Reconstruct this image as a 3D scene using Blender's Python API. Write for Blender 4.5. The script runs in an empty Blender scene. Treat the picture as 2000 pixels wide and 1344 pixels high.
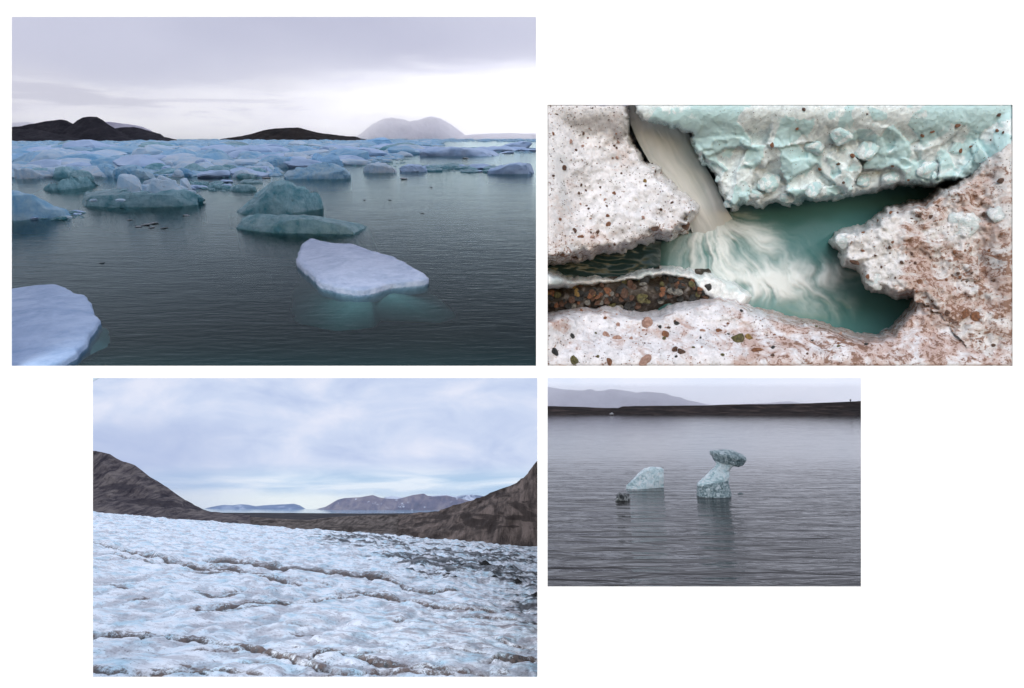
# Four arctic places seen through four openings in one white display wall.
import bpy, math, random
import numpy as np
from mathutils import Vector, Matrix

random.seed(7)
RNG = np.random.default_rng(7)
scn = bpy.context.scene
COL = scn.collection

# ------------------------------------------------------------------ camera
FPX = 1100.0                       # focal length in photo pixels (photo is 2000 x 1344)
cam_d = bpy.data.cameras.new('camera')
cam_d.sensor_width = 36.0
cam_d.lens = 36.0 * FPX / 2000.0
cam_d.clip_start = 0.05
cam_d.clip_end = 3000.0
cam = bpy.data.objects.new('camera', cam_d)
cam.location = (0, 0, 0)
cam.rotation_euler = (math.radians(90), 0, 0)
COL.objects.link(cam)
scn.camera = cam

# ------------------------------------------------------------------ world, sun, exposure
SUN_EL, SUN_AZ = math.radians(28), math.radians(-16)     # behind the viewer, upper left
world = bpy.data.worlds.new('World')
scn.world = world
world.use_nodes = True
wn = world.node_tree
wn.nodes.clear()
w_out = wn.nodes.new('ShaderNodeOutputWorld')
w_bg = wn.nodes.new('ShaderNodeBackground')
w_sky = wn.nodes.new('ShaderNodeTexSky')
w_sky.sky_type = 'NISHITA'
w_sky.sun_disc = False
w_sky.sun_elevation = SUN_EL
w_sky.sun_rotation = math.radians(180) + SUN_AZ
w_sky.air_density = 1.0
w_sky.dust_density = 0.6
w_sky.ozone_density = 1.0
w_bg.inputs['Strength'].default_value = 0.15
wn.links.new(w_sky.outputs[0], w_bg.inputs['Color'])
wn.links.new(w_bg.outputs[0], w_out.inputs['Surface'])

sun_d = bpy.data.lights.new('sun', 'SUN')
sun_d.energy = 1.9
sun_d.angle = math.radians(40)
sun_d.color = (1.0, 0.985, 0.965)
sun = bpy.data.objects.new('sun', sun_d)
# light travels away from the viewer (+Y), downwards, and to the right
sdir = Vector((-math.sin(SUN_AZ) * math.cos(SUN_EL), math.cos(SUN_AZ) * math.cos(SUN_EL), -math.sin(SUN_EL)))
sun.rotation_euler = sdir.to_track_quat('-Z', 'Y').to_euler()
sun.location = (-8, -20, 20)
COL.objects.link(sun)

scn.view_settings.view_transform = 'Standard'
scn.view_settings.look = 'None'
scn.view_settings.exposure = 0.18
scn.view_settings.gamma = 1.0
scn.view_settings.use_curve_mapping = False
cy = scn.cycles
cy.use_denoising = True
try:
    cy.denoiser = 'OPENIMAGEDENOISE'
except Exception:
    pass
cy.max_bounces = 7
cy.diffuse_bounces = 3
cy.glossy_bounces = 4
cy.transmission_bounces = 4
cy.transparent_max_bounces = 10
cy.volume_bounces = 4
cy.caustics_reflective = False
cy.caustics_refractive = False
cy.sample_clamp_indirect = 6.0

# ------------------------------------------------------------------ numeric helpers
def _hash(i, j, k, seed):
    n = (i.astype(np.uint32) * np.uint32(374761393) + j.astype(np.uint32) * np.uint32(668265263)
         + k.astype(np.uint32) * np.uint32(2246822519) + np.uint32((seed * 3266489917) & 0xffffffff))
    n = (n ^ (n >> np.uint32(13))) * np.uint32(1274126177)
    n = n ^ (n >> np.uint32(16))
    return n.astype(np.float64) / 2147483647.5 - 1.0

def vnoise(p, seed=0):
    """value noise in [-1, 1] at points p (N x 3)"""
    p = np.asarray(p, float)
    f = np.floor(p)
    t = p - f
    t = t * t * t * (t * (t * 6 - 15) + 10)
    i, j, k = (f[..., a].astype(np.int64) for a in range(3))
    out = 0
    for a in (0, 1):
        wa = t[..., 0] if a else 1 - t[..., 0]
        for b in (0, 1):
            wb = t[..., 1] if b else 1 - t[..., 1]
            for c in (0, 1):
                wc = t[..., 2] if c else 1 - t[..., 2]
                out = out + wa * wb * wc * _hash(i + a, j + b, k + c, seed)
    return out

_a, _b = 0.62, 0.47
ROT = (np.array([[math.cos(_a), math.sin(_a), 0], [-math.sin(_a), math.cos(_a), 0], [0, 0, 1]]) @ np.array([[1, 0, 0], [0, math.cos(_b), math.sin(_b)], [0, -math.sin(_b), math.cos(_b)]]))

def fbm(p, octaves=4, gain=0.5, seed=0):
    p = np.asarray(p, float)
    out, amp, tot = 0, 1.0, 0.0
    for o in range(octaves):
        p = p @ ROT
        out = out + amp * vnoise(p * (2.03 ** o) + 17.3 * o, seed + o)
        tot += amp
        amp *= gain
    return out / tot

def ridged(p, octaves=4, gain=0.5, seed=0):
    p = np.asarray(p, float)
    out, amp, tot = 0, 1.0, 0.0
    for o in range(octaves):
        p = p @ ROT
        out = out + amp * (1 - 2 * np.abs(vnoise(p * (2.03 ** o) + 9.1 * o, seed + o)))
        tot += amp
        amp *= gain
    return out / tot

def sstep(a, b, x):
    t = np.clip((np.asarray(x, float) - a) / (b - a), 0, 1)
    return t * t * (3 - 2 * t)

def interp(pts, x):
    a = np.asarray(pts, float)
    return np.interp(x, a[:, 0], a[:, 1])

def facets(x, y, cell, seed, slope=1.0, tone=False):
    """broken crystal faces: every cell is a plane of its own tilt (value about -1..1)"""
    x = np.asarray(x, float); y = np.asarray(y, float)
    rg = np.random.default_rng(seed)
    n = int(np.ptp(x) * np.ptp(y) / cell ** 2) + 12 if x.size > 1 else 40
    n = max(n, 40)
    X0, X1, Y0, Y1 = 1040, 2020, 170, 760
    n = int((X1 - X0) * (Y1 - Y0) / cell ** 2)
    sx, sy = rg.uniform(X0, X1, n), rg.uniform(Y0, Y1, n)
    gx, gy, h0 = rg.normal(0, 0.7, n), rg.normal(0, 0.7, n), rg.uniform(-0.5, 0.5, n)
    out = np.empty(x.shape)
    for a in range(0, x.size, 4000):
        xx, yy = x.ravel()[a:a + 4000], y.ravel()[a:a + 4000]
        k = ((xx[:, None] - sx) ** 2 + ((yy[:, None] - sy) * 1.1) ** 2).argmin(1)
        out.ravel()[a:a + 4000] = h0[k] + 0.5 if tone else h0[k] + slope * (gx[k] * (xx - sx[k]) + gy[k] * (yy - sy[k])) / cell
    return out

# ------------------------------------------------------------------ where a direction of view meets the place
def ray(px, py):
    px = np.asarray(px, float)
    py = np.asarray(py, float)
    px, py = np.broadcast_arrays(px, py)
    return np.stack([(px - 1000) / FPX, np.ones(px.shape), (672 - py) / FPX], -1)

class Frame:
    """a raked floor: x to the right, y away from the viewer along the floor, z up from it"""
    def __init__(s, vanish, slope, px0, py0, y0):
        n = np.array([slope, -(672 - vanish) / FPX, 1.0])
        n /= np.linalg.norm(n)
        f = np.array([0, 1.0, 0]) - n * n[1]
        f /= np.linalg.norm(f)
        r = np.cross(f, n)
        s.R = np.stack([r, f, n], 1)          # local -> world
        s.h = -float(n @ (ray(px0, py0) * y0))
    def to_world(s, p):
        p = np.asarray(p, float) - np.array([0, 0, s.h])
        return p @ s.R.T
    def to_local(s, w):
        return np.asarray(w, float) @ s.R + np.array([0, 0, s.h])
    def on(s, px, py, z=0.0):
        d = ray(px, py) @ s.R
        t = (z - s.h) / d[..., 2]
        return d * t[..., None] + np.array([0, 0, s.h])
    def at(s, px, py, y):
        d = ray(px, py) @ s.R
        t = np.asarray(y, float) / d[..., 1]
        return d * t[..., None] + np.array([0, 0, s.h])

WORLD = Frame(672, 0, 1000, 672, 1)          # plain world axes, origin at the eye

# ------------------------------------------------------------------ meshes
def new_mesh(name, v, faces, smooth=True):
    me = bpy.data.meshes.new(name)
    v = np.asarray(v, np.float32).reshape(-1, 3)
    if isinstance(faces, np.ndarray) and faces.ndim == 2:
        n = faces.shape[1]
        me.vertices.add(len(v))
        me.vertices.foreach_set('co', v.ravel())
        me.loops.add(faces.size)
        me.loops.foreach_set('vertex_index', faces.ravel().astype(np.int32))
        me.polygons.add(len(faces))
        me.polygons.foreach_set('loop_start', np.arange(0, faces.size, n, dtype=np.int32))
        me.polygons.foreach_set('loop_total', np.full(len(faces), n, np.int32))
        me.update(calc_edges=True)
        me.validate()
    else:
        me.from_pydata([tuple(map(float, q)) for q in v], [], [tuple(map(int, f)) for f in faces])
        me.update()
    if smooth:
        me.polygons.foreach_set('use_smooth', np.ones(len(me.polygons), bool))
    return me

def set_attr(me, name, vals):
    a = me.attributes.new(name, 'FLOAT', 'POINT')
    a.data.foreach_set('value', np.asarray(vals, np.float32).ravel())

def grid_faces(nu, nv, wrap_u=False):
    i = np.arange(nu if wrap_u else nu - 1)
    j = np.arange(nv - 1)
    I, J = np.meshgrid(i, j, indexing='ij')
    I, J = I.ravel(), J.ravel()
    I2 = (I + 1) % nu
    return np.stack([I * nv + J, I2 * nv + J, I2 * nv + J + 1, I * nv + J + 1], 1)

def link(name, me, mat, frame=None, base=(0, 0, 0), label=None, cat=None, group=None, kind=None, parent=None):
    o = bpy.data.objects.new(name, me)
    COL.objects.link(o)
    if mat is not None and me is not None and not me.materials:
        me.materials.append(mat)
    if parent is not None:
        o.parent = parent
    if frame is not None:
        w = frame.to_world(np.asarray(base, float))
        m = Matrix([list(frame.R[r]) + [w[r]] for r in range(3)] + [[0, 0, 0, 1]])
        o.matrix_world = m
    if label:
        o['label'] = label
    if cat:
        o['category'] = cat
    if group:
        o['group'] = group
    if kind:
        o['kind'] = kind
    return o

# ------------------------------------------------------------------ material helpers
class M:
    def __init__(s, name):
        s.m = bpy.data.materials.new(name)
        s.m.use_nodes = True
        s.t = s.m.node_tree
        s.t.nodes.clear()
        s.out = s.t.nodes.new('ShaderNodeOutputMaterial')
    def n(s, typ, ins=None, **props):
        nd = s.t.nodes.new('ShaderNode' + typ)
        for k, v in props.items():
            setattr(nd, k, v)
        for k, v in (ins or {}).items():
            s.put(nd.inputs[k], v)
        return nd
    def put(s, sock, v):
        if isinstance(v, bpy.types.NodeSocket):
            s.t.links.new(v, sock)
        elif isinstance(v, bpy.types.Node):
            s.t.links.new(v.outputs[0], sock)
        else:
            if isinstance(v, tuple) and len(v) == 3 and sock.type == 'RGBA':
                v = v + (1,)
            sock.default_value = v
    def math(s, op, a, b=0.0, c=0.0, clamp=False):
        nd = s.n('Math', operation=op, use_clamp=clamp)
        s.put(nd.inputs[0], a)
        s.put(nd.inputs[1], b)
        s.put(nd.inputs[2], c)
        return nd.outputs[0]
    def mix(s, f, a, b, blend='MIX'):
        nd = s.n('Mix', data_type='RGBA', blend_type=blend)
        s.put(nd.inputs[0], f)
        s.put(nd.inputs[6], a)
        s.put(nd.inputs[7], b)
        return nd.outputs[2]
    def noise(s, vec, scale, detail=4, rough=0.55, dist=0.0):
        nd = s.n('TexNoise', {'Vector': vec, 'Scale': scale, 'Detail': float(detail), 'Roughness': rough, 'Distortion': dist})
        return nd.outputs['Fac']
    def ramp(s, fac, *stops):
        nd = s.n('ValToRGB')
        s.put(nd.inputs[0], fac)
        e = nd.color_ramp.elements
        while len(e) < len(stops):
            e.new(0.5)
        for q, (p, c) in zip(e, stops):
            q.position = p
            q.color = (c, c, c, 1) if isinstance(c, (int, float)) else tuple(c) + (1,)
        return nd.outputs[0]
    def smooth(s, x, a, b):
        nd = s.n('MapRange', interpolation_type='SMOOTHSTEP', clamp=True)
        s.put(nd.inputs[0], x)
        s.put(nd.inputs[1], a)
        s.put(nd.inputs[2], b)
        return nd.outputs[0]
    def coords(s, kind='Object'):
        return s.n('TexCoord').outputs[kind]
    def scale(s, vec, sc, rot=(0, 0, 0)):
        return s.n('Mapping', {'Vector': vec, 'Scale': sc, 'Rotation': rot}).outputs[0]
    def bump(s, h, strength, dist, normal=None):
        nd = s.n('Bump', {'Height': h, 'Strength': strength, 'Distance': dist})
        if normal is not None:
            s.put(nd.inputs['Normal'], normal)
        return nd.outputs[0]
    def attr(s, name):
        return s.n('Attribute', attribute_name=name).outputs['Fac']
    def surface(s, shader):
        s.put(s.out.inputs['Surface'], shader)
        return s.m

def srgb(r, g, b):
    return tuple(((c / 255) / 12.92 if c / 255 <= 0.04045 else ((c / 255 + 0.055) / 1.055) ** 2.4) for c in (r, g, b))

def ice_material(name, pale, deep, scale, rough=0.35, bump=0.5, bdist=0.05, wet=None, transl=0.15, streak=(1, 1, 1), spec=0.5):
    q = M(name)
    oc = q.scale(q.coords(), streak)
    n1 = q.noise(oc, scale, 5, 0.6, 0.4)
    n2 = q.noise(oc, scale * 4.3, 4, 0.6)
    f = q.math('ADD', q.math('MULTIPLY', n1, 0.75), q.math('MULTIPLY', n2, 0.25))
    col = q.ramp(f, (0.36, deep), (0.60, pale))
    if wet is not None:      # clear, washed ice
        colw, amount = wet
        n3 = q.noise(oc, scale * 0.9, 3, 0.5, 0.8)
        col = q.mix(q.smooth(n3, 0.62 - amount, 0.70 - amount), col, colw)
    b1 = q.noise(oc, scale * 2.2, 6, 0.62)
    bp = q.bump(b1, bump, bdist)
    bs = q.n('BsdfPrincipled', {'Base Color': col, 'Roughness': rough, 'IOR': 1.31, 'Normal': bp, 'Specular IOR Level': spec})
    if transl > 0:
        tr = q.n('BsdfTranslucent', {'Color': col, 'Normal': bp})
        mx = q.n('MixShader', {0: transl})
        q.put(mx.inputs[1], bs)
        q.put(mx.inputs[2], tr)
        return q.surface(mx)
    return q.surface(bs)

def rock_material(name, stops, scale, bump=0.6, bdist=0.3, streak=(1, 1, 1), rough=0.9, rot=(0, 0, 0), spec=0.2):
    q = M(name)
    oc = q.scale(q.coords(), streak, rot)
    n1 = q.noise(oc, scale, 7, 0.62, 0.5)
    col = q.ramp(n1, *stops)
    b1 = q.noise(oc, scale * 2.5, 6, 0.65)
    bp = q.bump(b1, bump, bdist)
    return q.surface(q.n('BsdfPrincipled', {'Base Color': col, 'Roughness': rough, 'Normal': bp, 'Specular IOR Level': spec}))

# ------------------------------------------------------------------ shape builders
def loft(name, frame, lines, nu, nv, mat, noise_amp=0.0, noise_scale=1.0, seed=0, pin_first=0.35, rid=False, push=(0, -0.5, 1),
         back=None, **tags):
    """terrain between silhouettes: each line is [(px, py, y)...] from crest to foot, with y the floor distance"""
    t = np.linspace(0, 1, nu)
    rows = []
    for ln in lines:
        a = np.asarray(ln, float)
        px = a[0, 0] + (a[-1, 0] - a[0, 0]) * t
        rows.append(frame.at(px, np.interp(px, a[:, 0], a[:, 1]), np.interp(px, a[:, 0], a[:, 2])))
    rows = np.array(rows)
    s = np.linspace(0, len(lines) - 1, nv)
    k = np.minimum(s.astype(int), len(lines) - 2)
    w = (s - k)[:, None, None]
    P = rows[k] * (1 - w) + rows[k + 1] * w                       # nv x nu x 3
    amp = np.where(np.arange(nv) == 0, pin_first, 1.0)[:, None]
    fn = ridged if rid else fbm
    d = fn(P.reshape(-1, 3) * noise_scale, 5, 0.55, seed).reshape(nv, nu) * noise_amp * amp
    P = P + d[..., None] * np.asarray(push, float)
    if back is not None:                                          # the far side of the hill, falling away behind
        P = np.concatenate([(P[:1] + np.array([0, back[0], -back[1]])), P], 0)
        nv += 1
    V = P.transpose(1, 0, 2).reshape(-1, 3)
    base = P[-1].mean(0)
    me = new_mesh(name, V - base, grid_faces(nu, nv))
    return link(name, me, mat, frame, base, **tags)

def berg(name, frame, prof, front, mat, depth=0.6, seed=0, amp=0.10, nscale=2.2, box=0.6, nu=56, nv=30, sub=0.5, z0=0.0, lean=0.0, facet=0.0, cuts=9, **tags):
    """a floating ice block: its skyline prof [(px, py)...], its front waterline front (py or [(px, py)...])"""
    prof = np.asarray(prof, float)
    px = np.linspace(prof[0, 0], prof[-1, 0], nu)
    pt = np.interp(px, prof[:, 0], prof[:, 1])
    pf = np.full(nu, float(front)) if not isinstance(front, (list, tuple)) else interp(front, px)
    B = frame.on(px, pf, z0)
    width = abs(B[-1, 0] - B[0, 0])
    tt = np.linspace(-1, 1, nu)
    taper = np.clip(1 - np.abs(tt) ** 3.0, 0.0, 1) ** 0.5
    taper = np.maximum(taper, 0.10)
    D = depth * width * taper
    yc = B[:, 1] + D * 0.5
    T = frame.at(px, pt, yc)
    H = np.maximum(T[:, 2] - z0, 0.012 * width)
    ang = np.linspace(0, math.pi, nv)
    cy_, sz_ = np.cos(ang), np.sin(ang)
    sgn = np.sign(cy_) * np.abs(cy_) ** box
    hz = np.abs(sz_) ** box
    X = np.repeat(T[:, 0:1], nv, 1) + 0 * sgn
    X = X + (B[:, 0:1] - T[:, 0:1]) * (1 - hz)[None, :] * (sgn > 0)
    Y = yc[:, None] - sgn[None, :] * D[:, None] * 0.5 + lean * H[:, None] * hz[None, :]
    Z = z0 + H[:, None] * hz[None, :]
    P = np.stack([X, Y, Z], -1)
    # keel under the water
    low1 = P[:, 0].copy(); low2 = P[:, -1].copy()
    low1[:, 2] = z0 - sub * width * 0.35; low2[:, 2] = z0 - sub * width * 0.35
    P = np.concatenate([low1[:, None], P, low2[:, None]], 1)
    nvv = nv + 2
    q = P.reshape(-1, 3) / width
    wgt = np.clip((P[..., 2] - z0) / (0.25 * H.max() + 1e-6), 0.25, 1)
    n3 = np.stack([fbm(q * nscale * 2 + 31 * a, 5, 0.55, seed + 11 * a) for a in range(3)], -1).reshape(nu, nvv, 3)
    if facet > 0:
        n3 = n3 + facet * np.stack([ridged(q * nscale * 3 + 13 * a, 3, 0.5, seed + 5 * a) for a in range(3)], -1).reshape(nu, nvv, 3)
    P = P + n3 * amp * min(width, 3.5 * H.max()) * wgt[..., None] * np.array([0.6, 1.0, 0.8])
    if cuts:                                                       # planes where pieces have broken off
        rg = np.random.default_rng(seed + 900)
        cen = np.array([T[:, 0].mean(), yc.mean(), z0]); ext = np.array([width * 0.5, D.max() * 0.5, H.max()])
        q = (P - cen) / ext
        for c in range(cuts):
            nv3 = rg.normal(size=3) * np.array([0.8, 1.0, 1.0]); nv3[2] = abs(nv3[2]) * 0.8; nv3[1] = -abs(nv3[1]) if rg.random() < 0.7 else nv3[1]
            nv3 /= np.linalg.norm(nv3)
            pr = q @ nv3
            lim = np.quantile(pr, rg.uniform(0.74, 0.95))
            ov = np.clip(pr - lim, 0, None) * (q[..., 2] > -0.05)
            q = q - ov[..., None] * nv3 * 0.92
        P = q * ext + cen
        P = P + np.stack([fbm(q * 5.5 + 3 * a, 4, 0.6, seed + 70 + a) for a in range(3)], -1) * 0.022 * min(width, 3.5 * H.max()) * (q[..., 2:3] > -0.02)
    V = P.reshape(-1, 3)
    F = grid_faces(nu, nvv)
    # close both ends with a centre vertex
    ce = [P[0].mean(0), P[-1].mean(0)]
    V = np.concatenate([V, np.array(ce)])
    n0 = nu * nvv
    extra = [(n0, j + 1, j) for j in range(nvv - 1)] + [(n0 + 1, (nu - 1) * nvv + j, (nu - 1) * nvv + j + 1) for j in range(nvv - 1)]
    base = np.array([T[:, 0].mean(), yc.mean(), z0])
    me = new_mesh(name, V - base, [tuple(f) for f in F] + extra)
    return link(name, me, mat, frame, base, **tags)

def floe(name, frame, outline, mat, top, rings=26, segs=140, edge=0.06, amp=0.03, nscale=3.0, zoff=0.0, drop=0.3, rim=0.0, seed=0, round_=6.0, center=None, rough=0.0, **tags):
    """a flat floe from its outline on the water [(px, py)...]; top(x, y, r) gives the height of its upper side"""
    o = np.asarray(outline, float)
    L = frame.on(o[:, 0], o[:, 1], zoff)
    c = L.mean(0) if center is None else frame.on(np.array(center[0]), np.array(center[1]), zoff)
    # resample the closed outline
    Q = np.concatenate([L, L[:1]])
    seg = np.linalg.norm(np.diff(Q[:, :2], axis=0), axis=1)
    s = np.concatenate([[0], np.cumsum(seg)])
    u = np.linspace(0, s[-1], segs, endpoint=False)
    ex, ey = np.interp(u, s, Q[:, 0]), np.interp(u, s, Q[:, 1])
    size = math.sqrt(np.ptp(ex) * np.ptp(ey))
    nn = fbm(np.stack([ex, ey, 0 * ex], -1) / size * 9, 4, 0.6, seed + 50) * rough * size
    dx, dy = ex - c[0], ey - c[1]
    dl = np.hypot(dx, dy)
    ex, ey = ex + dx / dl * nn, ey + dy / dl * nn
    r = np.linspace(0, 1, rings) ** 0.8
    X = c[0] + (ex[:, None] - c[0]) * r[None]
    Y = c[1] + (ey[:, None] - c[1]) * r[None]
    R = np.repeat(r[None], segs, 0)
    Z = zoff + top(X, Y, R) * (1 - R ** round_ * (1 - edge)) + rim * np.exp(-((R - 0.93) / 0.05) ** 2)
    q = np.stack([X, Y, Z], -1).reshape(-1, 3) / size
    Z = Z + fbm(q * nscale * 2, 5, 0.5, seed).reshape(Z.shape) * amp * (0.35 + 0.65 * (1 - R))
    P = np.stack([X, Y, Z], -1)
    side = P[:, -1].copy()
    side[:, :2] = c[:2] + (side[:, :2] - c[:2]) * 0.985
    side[:, 2] = zoff - drop
    P = np.concatenate([P, side[:, None]], 1)
    base = np.array([c[0], c[1], zoff])
    me = new_mesh(name, P.reshape(-1, 3) - base, grid_faces(segs, rings + 1, True))
    return link(name, me, mat, frame, base, **tags)

def chunk_mesh(name, seed, planes=11, soft=14.0, n=20, amp=0.05, flat=1.0, sharp=0):
    """an angular lump: a ball cut by random planes, edges melted round"""
    rg = np.random.default_rng(seed)
    nn = rg.normal(size=(planes, 3)); nn /= np.linalg.norm(nn, axis=1)[:, None]
    dd = rg.uniform(0.55, 1.0, planes)
    th = np.linspace(0, 2 * math.pi, 2 * n, endpoint=False)
    ph = np.linspace(0.02, math.pi - 0.02, n)
    T, Pp = np.meshgrid(th, ph, indexing='ij')
    d = np.stack([np.sin(Pp) * np.cos(T), np.sin(Pp) * np.sin(T), np.cos(Pp)], -1).reshape(-1, 3)
    c = d @ nn.T / dd
    inv = np.log(np.exp(np.maximum(c, 0) * soft).sum(1) - 1 + np.exp(1.0 * soft)) / soft
    r = 1 / inv
    r = r * (1 + amp * fbm(d * 2.5 + seed, 5, 0.62, seed))
    v = d * r[:, None] * np.array([1, 1, flat])
    me = new_mesh(name, v, grid_faces(2 * n, n, True))
    if sharp:
        me.set_sharp_from_angle(angle=math.radians(sharp))
    return me

# ================================================================== the white display wall
WIN = {1: (23, 33, 1047, 714.5), 2: (1069.5, 205, 1977.5, 714.5), 3: (181.5, 738.5, 1049.5, 1322), 4: (1069.5, 738.5, 1681.5, 1145.5)}
WY = 10.0
def build_wall():
    q = M('white_wall_paint')
    nz = q.noise(q.coords(), 3.0, 3)
    col = q.mix(nz, (0.90, 0.90, 0.90), (0.94, 0.94, 0.94))
    mat = q.surface(q.n('BsdfPrincipled', {'Base Color': col, 'Roughness': 0.85, 'Specular IOR Level': 0.1}))
    X = lambda px: (px - 1000) / FPX * WY
    Z = lambda py: (672 - py) / FPX * WY
    sx = sorted({w[0] for w in WIN.values()} | {w[2] for w in WIN.values()})
    sy = sorted({w[1] for w in WIN.values()} | {w[3] for w in WIN.values()})
    e = 0.045
    lefts = {w[0] for w in WIN.values()}; tops = {w[1] for w in WIN.values()}
    fx = [-600] + [X(p) for p in sx] + [600]
    bx = [-600] + [X(p) + (-e if p in lefts else e) for p in sx] + [600]
    fz = [600] + [Z(p) for p in sy] + [-130]
    bz = [600] + [Z(p) + (e if p in tops else -e) for p in sy] + [-130]
    gx, gy = [-1e9] + sx + [1e9], [-1e9] + sy + [1e9]
    nx, nz_ = len(fx), len(fz)
    V = [(x, WY, z) for x in fx for z in fz] + [(x, WY + 0.04, z) for x in bx for z in bz]
    fi = lambda i, j: i * nz_ + j
    bi = lambda i, j: nx * nz_ + i * nz_ + j
    def hole(i, j):
        if not (0 <= i < nx - 1 and 0 <= j < nz_ - 1):
            return False
        cx, cy_ = (gx[i] + gx[i + 1]) / 2, (gy[j] + gy[j + 1]) / 2
        return any(w[0] < cx < w[2] and w[1] < cy_ < w[3] for w in WIN.values())
    F = []
    for i in range(nx - 1):
        for j in range(nz_ - 1):
            if hole(i, j):
                continue
            F.append((fi(i, j), fi(i, j + 1), fi(i + 1, j + 1), fi(i + 1, j)))
            F.append((bi(i, j), bi(i + 1, j), bi(i + 1, j + 1), bi(i, j + 1)))
            if hole(i + 1, j): F.append((fi(i + 1, j), fi(i + 1, j + 1), bi(i + 1, j + 1), bi(i + 1, j)))
            if hole(i - 1, j): F.append((fi(i, j + 1), fi(i, j), bi(i, j), bi(i, j + 1)))
            if hole(i, j + 1): F.append((fi(i + 1, j + 1), fi(i, j + 1), bi(i, j + 1), bi(i + 1, j + 1)))
            if hole(i, j - 1): F.append((fi(i, j), fi(i + 1, j), bi(i + 1, j), bi(i, j)))
    me = new_mesh('display_wall', V, F, smooth=False)
    wall = link('display_wall', me, mat, label='plain white wall with four rectangular openings onto ice scenes', cat='wall')
    # a thin board behind the wall between the fjord and the meltwater hole
    k0, k1 = 0.0528, 0.0536
    ys, zs = (WY + 0.05, 12.9), (-0.52, 6.2)
    V = [(k * y, y, z) for k in (k0, k1) for y in ys for z in zs]
    F = [(0, 1, 3, 2), (4, 6, 7, 5), (0, 4, 5, 1), (2, 3, 7, 6), (1, 5, 7, 3), (0, 2, 6, 4)]
    link('partition', new_mesh('partition', V, F, smooth=False), mat, parent=wall)
build_wall()

# ================================================================== PLACE 1: the fjord with drift ice
F1 = Frame(263, 0, 1000, 727, 10.12)
R1 = 560.0

def sky_sphere(name, frame, R, mat, az, el):
    a = np.radians(np.linspace(az[0], az[1], 60))
    e = np.radians(np.linspace(el[0], el[1], 40))
    A, E = np.meshgrid(a, e, indexing='ij')
    P = np.stack([np.sin(A) * np.cos(E), np.cos(A) * np.cos(E), np.sin(E)], -1) * R
    V = P.reshape(-1, 3)
    F = grid_faces(60, 40)
    W = V @ frame.R.T
    keep = (W[F][:, :, 1] > 10.4).all(1)
    me = new_mesh(name, V, F[keep])
    return link(name, me, mat, frame, (0, 0, frame.h), kind='structure')

def sky_one():
    q = M('overcast_sky_with_bright_gap')
    p = q.n('VectorMath', {0: q.coords(), 1: (1 / R1, 1 / R1, 1 / R1)}, operation='MULTIPLY').outputs[0]
    s = q.n('SeparateXYZ', {0: p})
    x, z = s.outputs[0], s.outputs[2]
    flat = q.scale(p, (2.2, 2.2, 11.0))
    n1 = q.noise(flat, 1.6, 4, 0.5, 0.6)
    n2 = q.noise(flat, 4.2, 6, 0.55, 0.5)
    n3 = q.noise(q.scale(p, (1.5, 1.5, 3.5)), 2.1, 4, 0.5)
    n4 = q.noise(q.scale(p, (3.0, 3.0, 24.0)), 2.3, 5, 0.5, 0.7)
    # lower edge of the cloud deck
    edge = q.math('ADD', z, q.math('MULTIPLY', q.math('SUBTRACT', n1, 0.5), -0.07))
    edge = q.math('ADD', edge, q.math('MULTIPLY', q.math('SUBTRACT', n2, 0.5), -0.035))
    edge = q.math('ADD', edge, q.math('MULTIPLY', x, -0.045))
    deck = q.smooth(edge, 0.072, 0.118)
    grey = q.ramp(n3, (0.33, srgb(186, 189, 212)), (0.52, srgb(205, 208, 227)), (0.70, srgb(219, 221, 238)))
    glow = q.math('ADD', 1.0, q.math('MULTIPLY', q.math('ADD', q.math('MULTIPLY', q.smooth(x, -0.75, -0.05), 0.3), q.math('MULTIPLY', q.smooth(x, -0.42, 0.0), 0.24)), 1.0))
    bright = q.ramp(n2, (0.30, srgb(226, 225, 234)), (0.50, srgb(243, 242, 246)), (0.68, srgb(253, 252, 252)))
    bright = q.n('VectorMath', {0: bright, 3: q.math('MULTIPLY', glow, 1.18)}, operation='SCALE').outputs[0]
    # thin grey bands hanging in the gap, mostly to the left
    left = q.smooth(x, -0.22, -0.48)
    band = q.math('MULTIPLY', q.smooth(n4, 0.46, 0.60), q.math('ADD', q.math('MULTIPLY', left, 0.75), 0.12))
    low = q.math('MULTIPLY', q.smooth(z, 0.004, 0.03), q.math('SUBTRACT', 1.0, deck))
    col = q.mix(deck, bright, grey)
    col = q.mix(q.math('MULTIPLY', band, low), col, srgb(198, 198, 214))
    # sky out of view made brighter towards the zenith to light the ice
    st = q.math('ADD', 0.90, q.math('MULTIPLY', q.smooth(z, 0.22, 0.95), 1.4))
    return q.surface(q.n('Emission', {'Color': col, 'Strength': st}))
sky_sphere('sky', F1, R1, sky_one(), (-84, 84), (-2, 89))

def water_bump(q, coords, specs):
    """specs: (scale xyz, noise scale, strength, distance)"""
    nrm = None
    for sc, ns, st, di, rot in specs:
        h = q.noise(q.scale(coords, sc, (0, 0, rot)), ns, 3, 0.5, 0.3)
        nrm = q.bump(h, st, di, nrm)
    return nrm

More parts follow.
